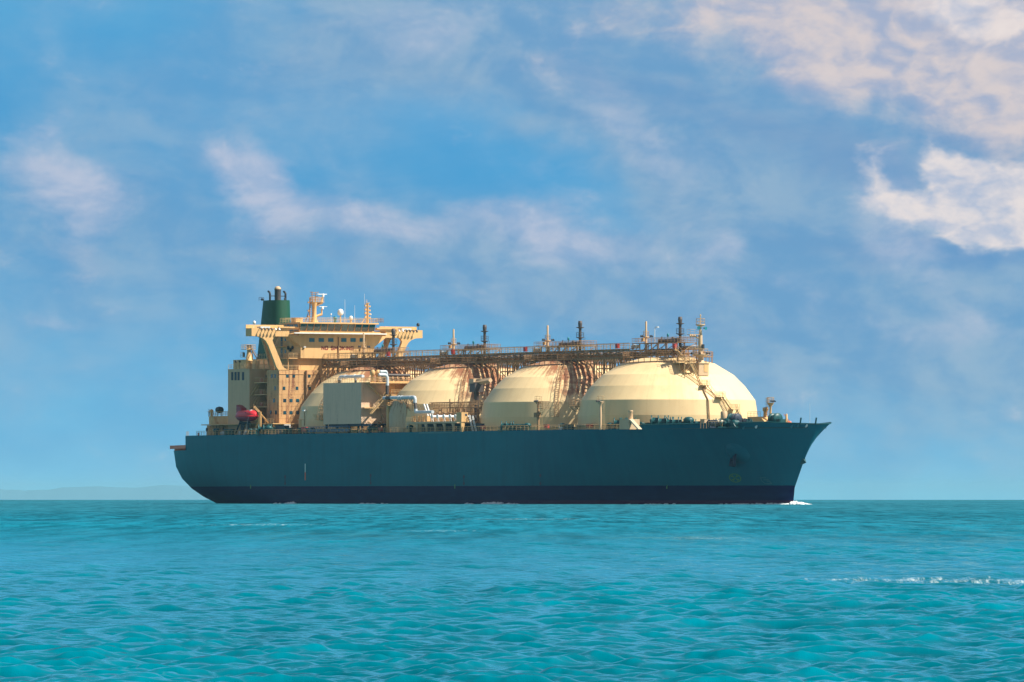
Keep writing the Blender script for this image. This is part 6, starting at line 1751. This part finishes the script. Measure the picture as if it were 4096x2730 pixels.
# ------------------------------------------------------------------ sea
RE = 7.43e6
def build_sea():
    rng = np.random.default_rng(5)
    comps = []
    n = 130
    for i in range(n):
        lam = 0.20 * (5.5 / 0.20) ** (i / (n - 1)) * rng.uniform(.92, 1.08)
        ang = math.radians(-72) + rng.normal(0, .58)          # travelling mostly towards the camera, a little to the left
        k = 2 * math.pi / lam
        slope = 0.072 * (1.0 if lam < 0.6 else (0.6 / lam) ** 0.80)
        comps.append((k * math.cos(ang), k * math.sin(ang), slope / k, rng.uniform(0, 2 * math.pi), lam))
    def height(x, y, res):
        z = np.zeros_like(x); gx = np.zeros_like(x); gy = np.zeros_like(x)
        # slow modulation so that wave groups differ from place to place
        mod = 0.75 + 0.35 * np.sin(x * .037 + y * .011 + 1.2) * np.sin(y * .021 - x * .013 + .4) + 0.2 * np.sin(x * .11 + y * .05)
        for kx, ky, a, ph, lam in comps:
            wgt = np.clip((lam / res - 2.2) / 1.5, 0, 1)
            th = kx * x + ky * y + ph
            c = np.cos(th); 
            z += a * wgt * c * mod
            s = np.sin(th) * a * wgt * .62
            k = math.hypot(kx, ky); gx -= kx / k * s; gy -= ky / k * s
        return z, gx, gy
    # fine sector in front of the viewer
    NC = 1150; A = math.radians(6.3)
    r = [62.0]
    while r[-1] < 6500: r.append(r[-1] * (1.0 + (.0011 if r[-1] < 160 else .0016 if r[-1] < 500 else .0022 if r[-1] < 2500 else .005)))
    r = np.array(r); th = np.linspace(-A, A, NC)
    RR, TT = np.meshgrid(r, th, indexing='ij')
    X = RR * np.sin(TT); Y = RR * np.cos(TT)
    res = np.maximum(RR * np.where(RR < 160, .0011, np.where(RR < 500, .0016, .0022)), RR * 2 * A / NC)
    Z, gx, gy = height(X, Y, res)
    X = X + gx; Y = Y + gy
    Z = Z - RR ** 2 / (2 * RE)
    V = np.stack([X, Y, Z], -1).reshape(-1, 3)
    nr = len(r)
    idx = np.arange(nr * NC).reshape(nr, NC)
    Fq = np.stack([idx[:-1, :-1], idx[:-1, 1:], idx[1:, 1:], idx[1:, :-1]], -1).reshape(-1, 4)
    # coarse sheet for everything else: full ring outside the sector, and beyond it
    def grid(rr, tt, off):
        R2, T2 = np.meshgrid(rr, tt, indexing='ij')
        v = np.stack([R2 * np.sin(T2), R2 * np.cos(T2), -R2 ** 2 / (2 * RE)], -1).reshape(-1, 3)
        i = np.arange(len(rr) * len(tt)).reshape(len(rr), len(tt)) + off
        f = np.stack([i[:-1, :-1], i[:-1, 1:], i[1:, 1:], i[1:, :-1]], -1).reshape(-1, 4)
        return v, f
    rr1 = np.concatenate([[0.5], np.geomspace(5, 60500, 100)])
    v1, f1 = grid(rr1, np.linspace(A, 2 * math.pi - A, 160), len(V))
    v2, f2 = grid(np.concatenate([[r[-1]], np.geomspace(r[-1] + 50, 60500, 40)]), np.linspace(-A, A, 12), len(V) + len(v1))
    v3, f3 = grid(np.array([0.5, 20, 40, 62.0]), np.linspace(-A, A, 12), len(V) + len(v1) + len(v2))
    V = np.concatenate([V, v1, v2, v3]); Fq = np.concatenate([Fq, f1, f2, f3])
    me = bpy.data.meshes.new('sea')
    me.vertices.add(len(V)); me.vertices.foreach_set('co', V.astype(np.float32).ravel())
    me.loops.add(len(Fq) * 4); me.loops.foreach_set('vertex_index', Fq.astype(np.int32).ravel())
    me.polygons.add(len(Fq)); me.polygons.foreach_set('loop_start', np.arange(0, len(Fq) * 4, 4, dtype=np.int32))
    me.polygons.foreach_set('use_smooth', np.ones(len(Fq), dtype=bool))
    me.update(calc_edges=True)
    me.materials.append(SEA)
    o = bpy.data.objects.new('sea', me); COL.objects.link(o); o['kind'] = 'structure'
    return o
build_sea()

# bow wave and foam along the waterline
def foam():
    m = MB(); rr = random.Random(9)
    def lump(c, sx, sy, sz):
        n = 8; vs = []; ks = 4
        for j in range(ks + 1):
            ph = math.pi / 2 * j / ks
            for i in range(n):
                t = 2 * math.pi * i / n; q = rr.uniform(.75, 1.25)
                vs.append((c[0] + sx * math.cos(t) * math.cos(ph) * q, c[1] + sy * math.sin(t) * math.cos(ph) * q, c[2] + sz * math.sin(ph) * q - .1))
        m.add(vs, [(j * n + i, j * n + (i + 1) % n, (j + 1) * n + (i + 1) % n, (j + 1) * n + i) for j in range(ks) for i in range(n)], True)
    for i in range(90):       # bow wave
        t = abs(rr.gauss(0, .42)); px = 3172 + (rr.uniform(-60, 65)); k = math.exp(-((px - 3172) / 38.0) ** 2)
        y = rr.uniform(-1.5, 1.8) - (0 if px > 3165 else (3165 - px) * .04)
        x = PX(px, y); w = SHIP_M @ Vector((x + 1.2, y, -.25)); lump(w, rr.uniform(.4, 1.0), rr.uniform(.4, .9), .15 + .8 * k * rr.random())
    for pxa, pxb, n, h in ((1110, 1120, 6, .25), (1152, 1180, 22, .4), (1440, 1550, 26, .22), (1870, 1900, 10, .25), (1940, 2010, 34, .42), (2025, 2065, 14, .25), (2500, 2700, 30, .18), (2700, 2760, 12, .25), (2950, 3060, 34, .2), (3060, 3140, 34, .3)):
        for i in range(n):
            px = rr.uniform(pxa, pxb); x = PX(px, -BEAM); yy = -half(x, .2) - rr.uniform(.1, 1.2)
            for _ in range(3): x = PX(px, yy); yy = -half(x, .2) - rr.uniform(.1, .9)
            w = SHIP_M @ Vector((x, yy, -.22)); lump(w, rr.uniform(.3, 1.0), rr.uniform(.2, .5), h * 1.3 * rr.random() + .06)
    o = m.build('wake_foam', FOAM); o['kind'] = 'stuff'; o['label'] = 'white bow wave and foam along the ship waterline'
foam()

# ------------------------------------------------------------------ distant land
def land(name, D, pts, seed, depth=900):
    rr = np.random.default_rng(seed)
    drop = D * D / (2 * RE)
    px = np.arange(pts[0][0], pts[-1][0] + 1, 4.0)
    py = np.interp(px, [p[0] for p in pts], [p[1] for p in pts]) + np.convolve(rr.normal(0, 1.6, len(px)), np.ones(5) / 5, 'same')
    m = MB(); n = len(px); rows = []
    for j, (dd, f) in enumerate(((-.15, 0), (0, .35), (.3, .8), (.5, 1.0), (.75, .8), (1, 0))):
        for i in range(n):
            ztop = EYE + (YHOR - py[i]) / FPX * D
            zb = -drop - 1
            Dj = D + (dd - .5) * depth
            rows.append(((px[i] - 2048) / FPX * Dj, Dj, zb + (ztop - zb) * f ))
    m.add(rows, [(j * n + i, j * n + i + 1, (j + 1) * n + i + 1, (j + 1) * n + i) for j in range(5) for i in range(n - 1)], True)
    o = m.build(name, LAND); o['kind'] = 'structure'
land('hills', 57000, [(-700, 2002), (-500, 1985), (-200, 1962), (0, 1958), (100, 1962), (200, 1960), (250, 1951), (400, 1946), (440, 1949), (560, 1952), (640, 1941), (720, 1943), (850, 1952), (1000, 1975), (1150, 2001)], 1)

# ------------------------------------------------------------------ haze
def haze():
    m = MB(); m.box(-61500, 61500, -61500, 61500, -258, 90)
    o = m.build('haze', []); o['kind'] = 'stuff'; o['label'] = 'pale blue sea haze'
    mt = bpy.data.materials.new('haze_air'); mt.use_nodes = True; t = mt.node_tree; t.nodes.clear()
    v = t.nodes.new('ShaderNodeVolumePrincipled'); v.inputs['Color'].default_value = (.34, .78, 1.0, 1); v.inputs['Density'].default_value = 2.3e-5; v.inputs['Anisotropy'].default_value = 0.0
    out = t.nodes.new('ShaderNodeOutputMaterial'); t.links.new(v.outputs[0], out.inputs['Volume'])
    o.data.materials.append(mt)
    o.display_type = 'WIRE'
haze()

# ------------------------------------------------------------------ things one could lift off the ship stand on their own
def loose(prefix, cat, labels, group=None):
    obs = sorted([o for o in ship.children_recursive if o.name.split('.')[0] == prefix], key=lambda o: o.name)
    bpy.context.view_layer.update()
    for k, o in enumerate(obs):
        mw = o.matrix_world.copy(); o.parent = None; o.matrix_world = mw
        o['label'] = labels[k] if isinstance(labels, list) else labels
        o['category'] = cat
        if group: o['group'] = group
bpy.context.view_layer.update()
loose('life_raft', 'life raft', ['white covered life raft on deck by the stern, the left of two', 'white covered life raft on deck by the stern, the right of two'], 'covered life rafts near the stern')
loose('raft_canister', 'raft canister', ['pale raft canister on top of the left bridge wing', 'pale raft canister on top of the right bridge wing'], 'raft canisters on the bridge wings')
loose('rope_coil', 'rope', ['pale rope coil among the forecastle winches, leftmost of three', 'pale rope coil among the forecastle winches, middle of three', 'pale rope coil among the forecastle winches, rightmost of three'], 'rope coils on the forecastle')
loose('accommodation_ladder', 'gangway', 'blue gangway stowed flat along the rail below the big grey box house')
loose('red_locker', 'locker', 'red locker at the left end of the stowed blue gangway')
loose('tool_box', 'box', 'buff box on a small stand before the forward dome')
